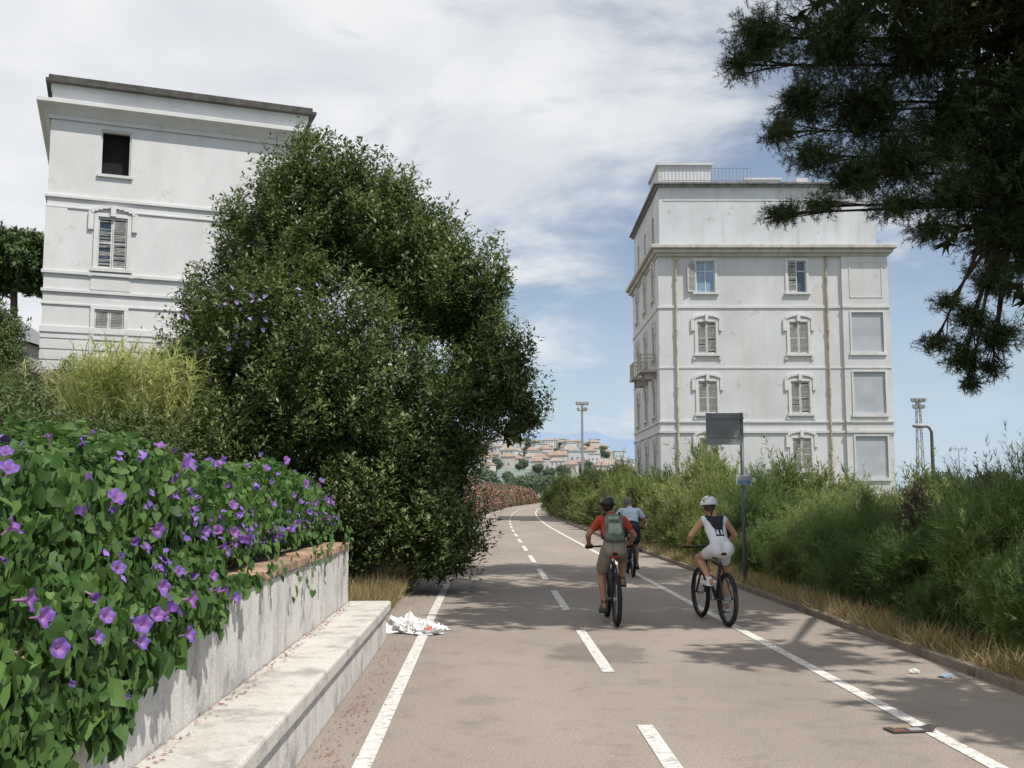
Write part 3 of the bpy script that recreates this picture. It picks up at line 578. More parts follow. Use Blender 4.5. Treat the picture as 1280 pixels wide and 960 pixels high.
me=scatter_mesh('fallen_petals',*LEAF,P,nrm(np.stack([rng.normal(size=n),rng.normal(size=n),np.zeros(n)],1)),np.tile([0.05,0.05,1.],(n,1))+rng.normal(0,.1,(n,3)),np.where(Yp>25,rng.uniform(.05,.09,n),rng.uniform(.02,.045,n)),leafmat('petal_red',(.20,.07,.05),(.34,.10,.08),(.45,.18,.13),trans=.1))
o=bpy.data.objects.new('fallen_petals',me); col.objects.link(o); tag(o,'scattered fallen red petals along path edge','petals',kind='stuff')
# ---------------------------------------------------------------- buildings
mWhiteR=stucco('stucco_right',(.62,.63,.655),(.50,.45,.36),amount=.45,seed=3.)
mWhiteL=stucco('stucco_left',(.66,.665,.675),(.52,.50,.45),amount=.30,seed=8.)
mTrim=stucco('trim',(.65,.655,.66),(.46,.42,.34),amount=.4,seed=5.)
mCorn=stucco('cornice_stained',(.54,.53,.50),(.30,.26,.19),amount=.75,seed=1.)
mShut=M('shutter_grey',(.56,.56,.55),.7,.25,5)
mGlass=M('window_glass',(.06,.09,.13),.12,.3,2,spec=.8)
mGlassB=M('window_glass_bright',(.22,.33,.46),.15,.2,2,spec=.8)
mRoll=M('roller_shutter_grey',(.42,.45,.49),.6,.1,1)
mRoof=M('dark_roof',(.085,.08,.075),.8,.4,3); mRoofG=M('grey_roof_edge',(.22,.22,.23),.8,.4,3)
def facade(mb,T,W0,W1,z0,z1,ops,dep=.28,m=0,md=1):
    xs=sorted({W0,W1,*[o[0] for o in ops],*[o[1] for o in ops]}); zs=sorted({z0,z1,*[o[2] for o in ops],*[o[3] for o in ops]})
    for i in range(len(xs)-1):
        for j in range(len(zs)-1):
            a,b,c,d=xs[i],xs[i+1],zs[j],zs[j+1]; mx_,mz_=(a+b)/2,(c+d)/2
            if any(o[0]<mx_<o[1] and o[2]<mz_<o[3] for o in ops): continue
            mb.poly([T(a,0,c),T(b,0,c),T(b,0,d),T(a,0,d)],m)
    for (a,b,c,d) in ops:
        mb.poly([T(a,0,c),T(b,0,c),T(b,dep,c),T(a,dep,c)],m); mb.poly([T(a,0,d),T(b,0,d),T(b,dep,d),T(a,dep,d)],m)
        mb.poly([T(a,0,c),T(a,0,d),T(a,dep,d),T(a,dep,c)],m); mb.poly([T(b,0,c),T(b,0,d),T(b,dep,d),T(b,dep,c)],m)
        mb.poly([T(a,dep,c),T(b,dep,c),T(b,dep,d),T(a,dep,d)],md)
def surround(w,h,hood):
    mb=MB(); t=.15
    mb.box((-w/2-t,-.06,-.004),(-w/2,.02,h+.003)); mb.box((w/2,-.06,-.004),(w/2+t,.02,h+.003)); mb.box((-w/2-t-.003,-.063,h),(w/2+t+.003,.02,h+t))
    mb.box((-w/2-t-.08,-.14,-.13),(w/2+t+.08,.022,0))
    if hood:
        n=10
        for i in range(n):
            a0=math.pi*(.12+.76*i/n); a1=math.pi*(.12+.76*(i+1)/n); rx,rz=w/2+.32,.36
            pts=[(rx*math.cos(a0),h+t+rz*math.sin(a0)-.1),(rx*math.cos(a1),h+t+rz*math.sin(a1)-.1)]
            (x0,za),(x1,zb)=pts
            mb.box((min(x0,x1),-.12,min(za,zb)-.05),(max(x0,x1)+.001,.02,max(za,zb)+.05))
        mb.box((-.10,-.15,h+.03),(.10,.02,h+t+.32))
        for s in (-1,1):
            mb.box((s*(w/2+.27)-.1,-.10,h-.55),(s*(w/2+.27)+.1,.015,h+t+.04)); mb.box((s*(w/2+.22)-.07,-.09,-.35),(s*(w/2+.22)+.07,.015,-.125))
    return mb.mesh('window',[mTrim])
def shuttermesh(w,h,broken):
    mb=MB(); t=.055
    mb.box((0,-.02,0),(t,.02,h)); mb.box((w-t,-.02,0),(w,.02,h)); mb.box((t,-.018,0),(w-t,.018,.07)); mb.box((t,-.018,h-.07),(w-t,.018,h)); mb.box((t,-.018,h*.5-.03),(w-t,.018,h*.5+.03))
    z=.10
    while z<h-.1:
        if random.random()>broken:
            R=Matrix.Rotation(-.6,3,'X')@Matrix.Rotation(random.gauss(0,.04 if broken else 0),3,'Y'); mb.box((t,-.03,-.005),(w-t,.03,.005),0,R,(0,0,z))
        z+=.062
    return mb.mesh('shutter',[mShut])
def glassmesh(w,h,g):
    mb=MB(); t=.06
    mb.box((-w/2,.15,0),(w/2,.16,h),1)
    for x in (-w/2,-t/2,w/2-t): mb.box((x,.11,0),(x+t,.148,h),0)
    for z in (0,h*.66,h-t): mb.box((-w/2+t,.112,z),(w/2-t,.146,z+t),0)
    return mb.mesh('glass',[mTrim,g])
cache={}
def window(parent,x,y,z,w,h,style,rz=0,hood=True,glass=True):
    k=(w,h,hood)
    if k not in cache: cache[k]=(surround(w,h,hood),[shuttermesh(w/2-.01,h-.04,b) for b in (0,.12,.35)],glassmesh(w,h,mGlass),glassmesh(w,h,mGlassB))
    su,sh,g1,g2=cache[k]
    o=bpy.data.objects.new('window',su); col.objects.link(o); o.parent=parent; o.location=(x,y,z); o.rotation_euler=(0,0,rz)
    if style!='dark':
        g=bpy.data.objects.new('glass',g2 if style=='bright' else g1); col.objects.link(g); g.parent=o
    def sht(dx,ang,b):
        s=bpy.data.objects.new('shutter',sh[b]); col.objects.link(s); s.parent=o; s.location=(dx,.03 if ang==0 else -.05,.02); s.rotation_euler=(0,0,ang)
    if style=='closed': sht(-w/2+.002,0,0); sht(.008,0,0)
    if style=='broken': sht(-w/2+.002,0,2); sht(.008,0,1)
    if style=='half': sht(-w/2+.002,0,1)
    if style=='bright': sht(-w/2-.02,math.pi*1.08,0)
    return o
RB=empty('apartment_building','tall weathered white seafront apartment block with shuttered windows','building',(8.85,62,0))
BW,BD,HC,HT=13.85,13.2,16.35,20.4
fw=[(2.86,13.85,'bright',False),(8.4,13.85,'half',False),(2.86,10.1,'broken',True),(8.4,10.1,'closed',True),(2.86,6.5,'closed',True),(8.4,6.5,'broken',True),(2.86,3.1,'broken',True),(8.4,3.1,'closed',True)]
ww,wh=1.12,1.95
ops=[(x-ww/2,x+ww/2,z,z+wh) for x,z,_,_ in fw]
bay=[(11.55,13.45,10.2,12.6),(11.55,13.45,6.5,9.0),(11.55,13.45,2.7,5.15)]
mb=MB()
facade(mb,lambda u,d,z:(u,d,z),0,11.05,0,HC,ops)
facade(mb,lambda u,d,z:(u,d-.16,z),11.05,BW,0,HC,bay,.12)
mb.poly([(11.05,-.16,0),(11.05,0,0),(11.05,0,HC),(11.05,-.16,HC)]); mb.poly([(BW,-.16,0),(BW,0,0),(BW,0,HC),(BW,-.16,HC)])
sideops=[(u-.5,u+.5,z,z+1.9) for u in (2.2,6.2,10.4) for z in (13.8,10.1,6.5,2.9)]
facade(mb,lambda u,d,z:(d,BD-u,z),0,BD,0,HC,[(BD-o[1],BD-o[0],o[2],o[3]) for o in sideops])
mb.poly([(BW,0,0),(BW,BD,0),(BW,BD,HC),(BW,0,HC)]); mb.poly([(0,BD,0),(BW,BD,0),(BW,BD,HC),(0,BD,HC)])
mb.obj('wall',[mWhiteR,mDark],RB)
for x,z,s,hd in fw: window(RB,x,0,z,ww,wh,s,0,hd)
i=0
for u in (2.2,6.2,10.4):
    for z in (13.8,10.1,6.5,2.9):
        window(RB,0,u,z,1.0,1.9,['closed','broken','half'][i%3],-math.pi/2,True); i+=1
for (a,b,c,d) in bay:
    mb=MB(); z=c
    while z<d-.01:
        mb.box((a+.01,-.10,z+.004),(b-.01,-.082,min(z+.11,d)-.004)); z+=.11
    mb.box((a+.005,-.083,c),(b-.005,-.07,d)); mb.obj('roller_shutter',[mRoll],RB)
    mb=MB(); t=.1
    mb.box((a-t,-.21,c-t),(a,-.158,d+t)); mb.box((b,-.21,c-t),(b+t,-.158,d+t)); mb.box((a-.01,-.212,d),(b+.01,-.156,d+t)); mb.box((a-t-.05,-.26,c-t-.1),(b+t+.05,-.156,c-.003)); mb.obj('shutter_frame',[mTrim],RB)
for (a,b,c,d) in [(11.5,13.5,13.5,15.75)]:
    mb=MB(); t=.07; yo=-.19
    mb.box((a,yo,c),(a+t,yo+.05,d)); mb.box((b-t,yo,c),(b,yo+.05,d)); mb.box((a+.01,yo+.003,c),(b-.01,yo+.048,c+t)); mb.box((a+.01,yo+.003,d-t),(b-.01,yo+.048,d))
    mb.obj('wall_panel_moulding',[mTrim],RB)
def band(mb,z0,z1,p,W=BW,D=BD,sidex=0):
    mb.box((-p,-p-.16,z0),(W+p,0.0,z1)); mb.box((-p,0.0,z0),(-.002,D+p,z1)); mb.box((W+.002,0,z0),(W+p,D+p,z1))
for z0,z1,p in ((12.88,13.03,.06),(9.22,9.32,.04),(5.35,5.5,.09),(5.97,6.07,.07)):
    mb=MB(); mb.box((-p,-p,z0),(11.05-.002,-.001,z1)); mb.box((11.05-.002,-p-.16,z0),(BW+p,-.161,z1)); mb.box((-p,-.001,z0),(-.002,BD+p,z1)); mb.box((BW+.002,-.161,z0),(BW+p,BD+p,z1)); mb.obj('string_course',[mTrim],RB)
mb=MB(); band(mb,16.05,16.22,.10); band(mb,16.22,16.46,.28); band(mb,16.46,16.70,.48); mb.obj('cornice',[mCorn],RB,bevel=.04)
mb=MB(); A0=.12
facade(mb,lambda u,d,z:(u,d+.1,z),A0,13.3,16.70,HT,[],.2)
facade(mb,lambda u,d,z:(d+A0,BD-u-.1,z),0,BD-.2,16.70,HT,[(BD-3-.4,BD-3+.4,17.3,19.2),(BD-7.4,BD-6.6,17.3,19.2),(BD-11,BD-10.2,17.3,19.2)],.2)
mb.poly([(13.3,.1,16.70),(13.3,BD,16.70),(13.3,BD,HT),(13.3,.1,HT)]); mb.poly([(A0,.1,HT),(13.3,.1,HT),(13.3,BD,HT),(A0,BD,HT)])
mb.obj('attic_wall',[stucco('stucco_attic',(.60,.62,.655),(.40,.38,.34),amount=.55,seed=12.),mDark],RB)
mb=MB(); mb.box((A0+.25,.07,19.55),(12.9,.098,19.62)); mb.obj('attic_moulding',[mTrim],RB)
mb=MB(); mb.box((-.05,-.1,HT+.002),(13.5,BD,HT+.14)); mb.box((-.2,-.25,HT+.14),(13.65,BD+.1,HT+.24)); mb.obj('roof_edge',[mRoofG],RB)
mb=MB(); mb.box((.35,1.6,HT+.24),(3.6,5.5,22.25)); mb.box((.2,1.45,22.25),(3.75,5.7,22.4)); mb.obj('roof_room',[mWhiteR],RB)
mb=MB(); mb.box((6.0,2.5,HT+.24),(8.2,5,21.6)); mb.box((5.9,2.4,21.6),(8.3,5.1,21.72)); mb.obj('roof_room',[mWhiteR],RB)
mb=MB(); mb.box((9.4,3,HT+.24),(10.1,3.7,21.9)); mb.obj('chimney',[mWhiteR],RB)
mb=MB()
for x in np.arange(.3,5.9,.22): mb.tube([(x,.15,HT+.24),(x,.15,HT+1.25)],.016,4)
for z in (.45,1.22): mb.tube([(.3,.15,HT+z),(5.75,.15,HT+z)],.02,5)
mb.obj('roof_railing',[mMetal],RB)
for px_,mt in ((1.05,0),(10.15,1)):
    mb=MB(); mb.tube([(px_,-.10,2.0),(px_,-.10,16.0)],.065,8)
    for z in (4,8,11.5,14.6): mb.tube([(px_,-.10,z),(px_,-.10,z+.1)],.1,8)
    mb.obj('drainpipe',[M('rusty_pipe',(.44,.38,.27),.7,.5,3,c2=(.26,.19,.12)) if mt else M('yellowed_pipe',(.50,.46,.35),.7,.3,2)],RB)
for (y0,z,) in ((1.2,9.3),(5.2,9.3)):
    mb=MB(); mb.box((-1.0,y0,z-.15),(-.01,y0+2.0,z))
    for yb in (y0+.3,y0+1.6): mb.box((-.7,yb,z-.55),(-.01,yb+.12,z-.145))
    mb.tube([(-.95,y0+.05,z+.95),(-.95,y0+1.95,z+.95)],.03,5); mb.tube([(-.95,y0+.05,z+.95),(-.02,y0+.05,z+.95)],.03,5); mb.tube([(-.95,y0+1.95,z+.95),(-.02,y0+1.95,z+.95)],.03,5)
    for k in range(15): mb.tube([(-.95,y0+.05+k*.135,z),(-.95,y0+.05+k*.135,z+.95)],.016,4)
    for k in range(7): mb.tube([(-.95+k*.14,y0+.05,z),(-.95+k*.14,y0+.05,z+.95)],.016,4)
    mb.obj('balcony',[M('balcony_stone',(.40,.38,.35),.8,.3,3)],RB)
# left villa
LBd=empty('villa','derelict white villa with dark empty window and peeling shutters','building',(-18.3,40,0),math.radians(21))
VW,VD,VH=10.1,9.0,16.9
vw=[(2.45,14.5,1.15,1.85,'dark',False),(2.45,10.65,1.1,2.1,'broken',True),(2.45,7.0,1.1,2.0,'closed',False),(7.6,10.65,1.1,2.1,'half',True),(7.6,7.0,1.1,2.0,'closed',False)]
mb=MB(); facade(mb,lambda u,d,z:(u,d,z),0,VW,0,VH,[(x-a/2,x+a/2,z,z+h) for x,z,a,h,_,_ in vw],.5)
mb.poly([(0,0,0),(0,VD,0),(0,VD,VH),(0,0,VH)]); mb.poly([(VW,0,0),(VW,VD,0),(VW,VD,VH),(VW,0,VH)]); mb.poly([(0,VD,0),(VW,VD,0),(VW,VD,VH),(0,VD,VH)])
mb.obj('wall',[mWhiteL,mDark],LBd)
for i_,(x,z,a,h,s,hd) in enumerate(vw):
    if s=='dark':
        mb=MB(); mb.box((-a/2-.1,-.10,-.11),(a/2+.1,.02,0)); mb.box((-a/2,.05,0),(-a/2+.06,.12,h)); mb.box((a/2-.06,.05,0),(a/2,.12,h)); mb.box((-a/2+.05,.051,h-.07),(a/2-.05,.119,h)); mb.obj('window',[mTrim],LBd,loc=(x,0,z))
    else: window(LBd,x,0,z,a,h,s,0,hd)
def vband(mb,z0,z1,p): mb.box((-p,-p,z0),(VW+p,-.002,z1)); mb.box((-p,-.002,z0),(-.002,VD,z1)); mb.box((VW+.002,-.002,z0),(VW+p,VD,z1))
for z0,z1,p in ((13.38,13.5,.09),(12.98,13.05,.05),(10.33,10.46,.10),(9.6,9.72,.08),(9.1,9.18,.05),(8.0,8.25,.07)):
    mb=MB(); vband(mb,z0,z1,p); mb.obj('string_course',[mWhiteL],LBd,bevel=.01)
mb=MB()
for z in np.arange(4.0,7.9,.42): vband(mb,z,z+.34,.03)
mb.box((-.034,-.034,3.6),(VW+.03,-.001,4.0)); mb.obj('rusticated_base',[mWhiteL],LBd)
for x0,x1 in ((-.04,.75),(VW-.75,VW+.04)):
    mb=MB(); mb.box((x0,-.04,10.46),(x1,-.004,12.98)); mb.obj('pilaster',[mWhiteL],LBd)
mb=MB()
def ringlevel(p,z): return [(-p,-p,z),(VW+p,-p,z),(VW+p,VD+p,z),(-p,VD+p,z)]
lev=[ringlevel(.02,16.55),ringlevel(.08,16.56),ringlevel(.10,16.70),ringlevel(.16,16.76),ringlevel(.28,16.90),ringlevel(.50,17.05),ringlevel(.53,17.08),ringlevel(.53,17.22),ringlevel(.0,17.28)]
for a_,b_ in zip(lev,lev[1:]):
    for k in range(4): mb.poly([a_[k],a_[(k+1)%4],b_[(k+1)%4],b_[k]])
mb.obj('eave_cornice',[mWhiteL],LBd)
mb=MB(); mb.box((.0,.0,17.26),(VW,VD,17.98)); mb.box((-.05,-.05,17.75),(VW+.05,VD,17.99)); mb.obj('parapet',[mWhiteL],LBd)
mb=MB(); mb.box((-.25,-.3,18.0),(VW+.35,VD,18.12)); mb.box((-.15,-.2,18.12),(VW+.2,VD,18.30)); mb.obj('roof',[mRoof],LBd)
mb=MB(); mb.box((1.7,-.03,9.78),(3.2,-.003,10.25)); mb.obj('wall_panel',[mTrim],LBd)
mb=MB(); mb.box((0,0,0),(9,.3,5.55),0); mb.box((-.1,-.08,5.54),(9.1,.38,5.72),1)
o=mb.obj('garden_wall',[mWhiteL,M('tile_cap',(.30,.20,.15),.8,.3,4)],None,loc=(-22,33.5,0),rot=(0,0,.1)); tag(o,'pale garden wall with tiled coping below villa','wall')
H=empty('house','small grey house with sloping slate roof behind the villa','house',(-36.3,64,-.9))
mb=MB(); mb.box((0,0,0),(6,6,12.0)); mb.obj('wall',[M('house_wall',(.42,.38,.34),.85,.2,2)],H)
mb=MB(); mb.poly([(-.4,-.4,12.01),(6.4,-.4,12.01),(3.2,3,14.6),(-.4,3,14.6)]); mb.poly([(-.4,6.4,12.01),(6.4,6.4,12.01),(3.2,3,14.6),(-.4,3,14.6)]); mb.poly([(6.4,-.4,12.01),(6.4,6.4,12.01),(3.2,3,14.6)]); mb.obj('roof',[M('slate_roof',(.2,.2,.22),.8,.2,6,stretch=(1,6,1))],H)
for x in (1,3.6):
    mb=MB(); mb.box((x,-.05,9.9),(x+1,-.004,11.2)); mb.obj('window',[mGlass],H)
mPine2=leafmat('umbrella_pine_needle',(.02,.04,.012),(.06,.10,.028),(.12,.17,.055),trans=.15)
UP=empty('umbrella_pine','round topped green umbrella pine behind the villa','tree',(-35,72,0))
foliage('crown',[(0,0,18,3.4,3,1.7),(-2.4,0,17.2,2.2,2,1.3),(1.6,.5,17,1.8,2,1.1)],3000,14,.35,mPine2,UP,length=.5,rad=.3,zmin=1)
mb=MB(); mb.tube([(0,0,0),(.3,0,9),(0,0,17)],[.45,.35,.2],10); mb.tube([(.2,0,13),(-1.5,0,15.5),(-2.4,0,17)],[.2,.14,.06],8); mb.obj('trunk',[mBark],UP)
# ---------------------------------------------------------------- far town, hills
def hillz(X,Y):
    q=X/max(Y,1); prof=1-smooth(.06,.17,q)
    return -1+prof*(50*smooth(300,1200,Y))*(1+.45*noise.noise(Vector((X*.005,Y*.003,0))))+prof*2
mb=MB(); nx,ny=60,50
for j in range(ny+1):
    Y=230+1500*j/ny
    for i in range(nx+1):
        X=(-.55+1.0*i/nx)*Y; mb.v.append((X,Y,hillz(X,Y)))
for j in range(ny):
    for i in range(nx):
        q=j*(nx+1)+i; mb.f.append((q,q+1,q+nx+2,q+nx+1)); mb.m.append(0)
struct(mb.obj('hill',[M('hill_hazy_green',(.17,.21,.18),.95,.3,.03,c2=(.12,.16,.14))],smooth=True),'wooded hillside with town','hill')  # distance haze is mixed into the hill's base colours
mMt=M('hazy_mountain',(.22,.30,.42),1,.08,.002)  # blue distance haze painted as the base colour
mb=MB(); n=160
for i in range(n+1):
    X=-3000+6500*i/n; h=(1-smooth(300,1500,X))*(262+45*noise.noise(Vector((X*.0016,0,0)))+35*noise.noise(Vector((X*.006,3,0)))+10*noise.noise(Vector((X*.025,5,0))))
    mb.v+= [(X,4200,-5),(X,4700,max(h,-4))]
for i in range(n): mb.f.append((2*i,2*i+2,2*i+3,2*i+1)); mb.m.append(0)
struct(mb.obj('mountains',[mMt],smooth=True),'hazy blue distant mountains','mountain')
hm=[]
for k,(c,r) in enumerate([((.52,.48,.44),(.30,.22,.18)),((.58,.57,.57),(.30,.26,.23)),((.46,.43,.39),(.28,.21,.18)),((.55,.56,.57),(.40,.40,.40))]):
    mb=MB(); w_=[7,9,6,9][k]; h_=[5.5,6.5,5,8][k]; d_=8
    mb.box((-w_/2,-d_/2,-4),(w_/2,d_/2,h_),0)
    if k<3:
        mb.poly([(-w_/2-.4,-d_/2-.4,h_+.01),(w_/2+.4,-d_/2-.4,h_+.01),(w_/2-2,0,h_+2),(-w_/2+2,0,h_+2)],1); mb.poly([(-w_/2-.4,d_/2+.4,h_+.01),(w_/2+.4,d_/2+.4,h_+.01),(w_/2-2,0,h_+2),(-w_/2+2,0,h_+2)],1)
        mb.poly([(-w_/2-.4,-d_/2-.4,h_+.01),(-w_/2-.4,d_/2+.4,h_+.01),(-w_/2+2,0,h_+2)],1); mb.poly([(w_/2+.4,-d_/2-.4,h_+.01),(w_/2+.4,d_/2+.4,h_+.01),(w_/2-2,0,h_+2)],1)
    else: mb.box((-w_/2-.3,-d_/2-.3,h_+.01),(w_/2+.3,d_/2+.3,h_+.5),1)
    z=1.2
    while z+1.6<h_:
        x=-w_/2+1
        while x+1.2<w_/2: mb.box((x,-d_/2-.05,z),(x+1.0,-d_/2-.003,z+1.4),2); x+=2.6
        z+=3.1
    hm.append(mb.mesh('town_house',[M('town_wall',c,.9,.1,.2),M('town_roof',r,.9,.2,.5),M('town_window',(.20,.22,.25),.6)]))
ht=leafmat('far_tree_leaf',(.05,.08,.05),(.09,.125,.075),(.14,.17,.11),scale=.4,trans=.1,objvar=.2)
P,O=clumps([(0,0,3.4,3,3,2.4),(1.5,0,4.6,1.8,1.8,1.5),(-1.4,.4,4.2,1.8,1.8,1.4)],1200,(.6,1.05),.3,.6); 
q=rdir(len(P)*2); ftm=scatter_mesh('crown',*LEAF,np.repeat(P,2,0)+q*.3,rdir(len(P)*2),np.repeat(O,2,0)+q*.4,rng.uniform(.5,1.0,len(P)*2),ht)
for i in range(150):
    Y=random.uniform(520,1250); X=random.uniform(-.03,.125)*Y; k=random.randrange(4)
    o=bpy.data.objects.new('town_house',hm[k]); col.objects.link(o); o.location=(X,Y,hillz(X,Y)); o.rotation_euler=(0,0,random.uniform(-.5,.5)); sc=random.uniform(.8,1.25); o.scale=(sc,sc,sc*random.uniform(.9,1.3))
    tag(o,['ochre town house with tiled roof on hillside','pale town house with tiled roof on hillside','small tan town house with tiled roof','white flat roofed apartment block on hillside'][k],'house','town houses on the hillside')
TR=empty('broadleaf_tree','small round green tree near the hillside town','tree',(0,150,0),group='trees around the town'); c_=bpy.data.objects.new('crown',ftm); col.objects.link(c_); c_.parent=TR
mb=MB(); mb.tube([(0,0,-1),(.1,0,3.5)],[.3,.15],8); mb.obj('trunk',[mBark],TR); TR.location=(-6,200,0)
for i in range(150):
    Y=random.uniform(190,1250); X=random.uniform(-.04,.14)*Y
    if Y<260 and abs(X-cx(Y)-1.5)<9: X+=18
    copy_thing(TR,(X,Y,hillz(X,Y) if Y>240 else 0),random.uniform(0,6),random.uniform(.6,1.1)*(1+.4*smooth(400,1000,Y)))
for i in range(14):
    Y=random.uniform(120,190); X=.40*Y+random.uniform(0,.14)*Y; copy_thing(TR,(X,Y,0),random.uniform(0,6),random.uniform(.5,.8))
# ---------------------------------------------------------------- masts, lamps, sign
def mast(X,Y,h,lat):
    E=empty('floodlight_mast','tall steel stadium floodlight mast','floodlight',(X,Y,0),group='floodlight masts by the sports ground')
    mb=MB()
    if lat:
        s=.45
        for a in (-s,s):
            for b in (-s,s): mb.tube([(a,b,0),(a*.5,b*.5,h)],.07,5)
        z=0;k=0
        while z<h-1:
            f0=1-.5*z/h; f1=1-.5*(z+1.2)/h; sg=1 if k%2 else -1
            mb.tube([(-s*f0*sg,-s*f0,z),(s*f1*sg,-s*f1,z+1.2)],.04,4); mb.tube([(-s*f0,s*f0*sg,z),(-s*f1,-s*f1*sg,z+1.2)],.04,4); z+=1.2;k+=1
    else: mb.tube([(0,0,0),(0,0,h)],[.26,.15],10)
    mb.obj('pole',[mMetal],E)
    mb=MB(); mb.box((-.9,-.06,h-.1),(.9,.06,h+.02)); mb.box((-.7,-.06,h-1.0),(.7,.06,h-.9)); mb.box((-.05,-.05,h-1.0),(.05,.05,h+.3))
    mb.obj('crossbar',[mMetal],E)
    for zz_,xs in ((h+.05,(-.8,-.3,.3,.8)),(h-.85,(-.6,0.2,.6))):
        for x in xs:
            mb=MB(); mb.box((-.2,-.3,0),(.2,.1,.42)); mb.box((-.17,-.32,.03),(.17,-.302,.39),1); mb.obj('lamp',[mMetal,M('lamp_glass',(.5,.5,.5),.2)],E,loc=(x,0,zz_),rot=(.3,0,0))
mast(10.8,160,15.5,False); mast(54.8,140,14.2,True)
SLm=empty('street_lamp','grey street lamp with curved arm and flat head','street lamp',(18.55,46,0))
mb=MB(); mb.tube([(0,0,0),(0,0,3.6),(0,0,4.45),(-.1,0,4.65),(-.3,0,4.72)],[.10,.08,.07,.06,.05],8); mb.obj('pole',[M('lamp_pole_grey',(.08,.09,.10),.5)],SLm,smooth=True)
mb=MB(); mb.ball((-.5,0,4.72),(.36,.16,.11)); mb.obj('lamp_head',[M('lamp_head_grey',(.30,.31,.32),.4)],SLm,smooth=True)
AN=empty('antenna','thin roof antenna on slim pole','antenna',(60,140,0)); mb=MB(); mb.tube([(0,0,0),(0,0,7.8)],.06,6); mb.tube([(-1.2,0,7.8),(1.2,0,7.8)],.05,5)
for x in (-1,-.4,.4,1): mb.tube([(x,0,7.5),(x,0,8.1)],.04,5)
mb.obj('mast',[mMetal],AN)
SG=empty('sign_post','grey metal sign on tall post seen from behind','sign',(4.28,19.4,0),0)
mb=MB(); mb.tube([(0,0,0),(0,0,3.22)],.036,10); mb.obj('post',[M('post_grey',(.14,.15,.15),.5,.2,5)],SG,smooth=True)
mb=MB(); mb.box((-.67,-.055,2.62),(-.035,-.04,3.21),0); mb.box((-.67,-.062,2.62),(-.035,-.0545,2.79),1)
for z in (2.75,3.1): mb.box((-.62,-.072,z),(.04,-.0545,z+.025),0)
mb.obj('sign_panel',[M('sign_back_grey',(.21,.23,.235),.5,.15,3),M('sign_back_green',(.27,.30,.28),.5,.1,3),mMetal],SG)
mb=MB(); mb.box((-.13,-.06,1.88),(.15,-.045,2.06),0); mb.box((-.11,-.068,1.90),(.13,-.059,1.96),1); mb.box((-.11,-.068,1.98),(.13,-.059,2.04),2)
mb.obj('small_plate',[M('plate_white',(.45,.48,.50),.5),M('plate_blue',(.12,.20,.32),.5),M('plate_grey',(.25,.28,.29),.5)],SG)
# ---------------------------------------------------------------- litter
def rag(name,loc,r,h,mats,seed,label,cat,fold=5):
    mb=MB(); nu,nv=32,14
    for v in range(nv+1):
        th=math.pi/2*v/nv
        for u in range(nu):
            ph=2*math.pi*u/nu; d=Vector((math.cos(ph)*math.cos(th),math.sin(ph)*math.cos(th),math.sin(th)))
            k=1+.55*noise.noise(Vector((d*2.3))+Vector((seed,0,0)))+.35*noise.noise(d*fold+Vector((0,seed,0)))
            mb.v.append((r[0]*d.x*k,r[1]*d.y*k,max(.004,h*d.z*(k+.45*noise.noise(d*8+Vector((seed,0,0)))))))
    for v in range(nv):
        for u in range(nu):
            a=v*nu+u;b=v*nu+(u+1)%nu; mb.f.append((a,b,b+nu,a+nu)); mb.m.append(1 if (len(mats)>1 and 22<u<27 and 4<v<8) else 0)
    o=mb.obj(name,mats,loc=loc); tag(o,label,cat); return o
mWB=M('white_plastic',(.72,.72,.71),.5,.15,12); mRP=M('red_print',(.50,.15,.12),.5)
rag('plastic_bag',(-1.33,13.15,.004),(.24,.16),.17,[mWB],1.,'crumpled white plastic bag by the bench end','bag')
rag('crumpled_paper',(-1.05,13.0,.006),(.2,.15),.11,[mWB,mRP],5.,'crumpled white paper with red print on path edge','paper')
rag('crumpled_paper',(-1.22,13.6,.006),(.17,.13),.10,[mWB],9.,'torn white wrapping beside the bench end','paper')
rag('crumpled_paper',(-.92,13.35,.006),(.12,.10),.05,[mWB],12.,'torn white wrapping beside the bench end','paper')
rag('blue_bag',(3.62,31.5,.03),(.22,.2),.16,[M('blue_plastic',(.12,.30,.60),.5)],3.,'small blue plastic bag by the kerb','bag')
rag('paper_scrap',(4.05,9.95,.004),(.07,.04),.03,[M('scrap_blue',(.35,.42,.5),.6)],2.,'small pale blue scrap of litter','litter')
rag('paper_scrap',(3.85,10.2,.004),(.05,.04),.03,[mWB],6.,'small white scrap of litter','litter')
mb=MB(); mb.box((-.15,-.08,.006),(.15,.08,.014),0); mb.box((-.13,-.065,.0135),(-.04,-.01,.017),1); mb.box((.0,-.05,.0135),(.10,.03,.017),2); mb.box((-.1,.03,.0135),(.05,.06,.019),3); mb.poly([(.15,-.08,.013),(.21,-.05,.04),(.20,.05,.035),(.15,.08,.013)],0)
o=mb.obj('flattened_carton',[M('carton_dark',(.06,.055,.05),.6),M('carton_red',(.18,.07,.05),.5),M('carton_grey',(.3,.3,.3),.5),M('carton_tan',(.3,.22,.12),.5)],loc=(2.86,7.75,0),rot=(0,0,.15)); tag(o,'flattened dark printed carton lying on the path','litter')
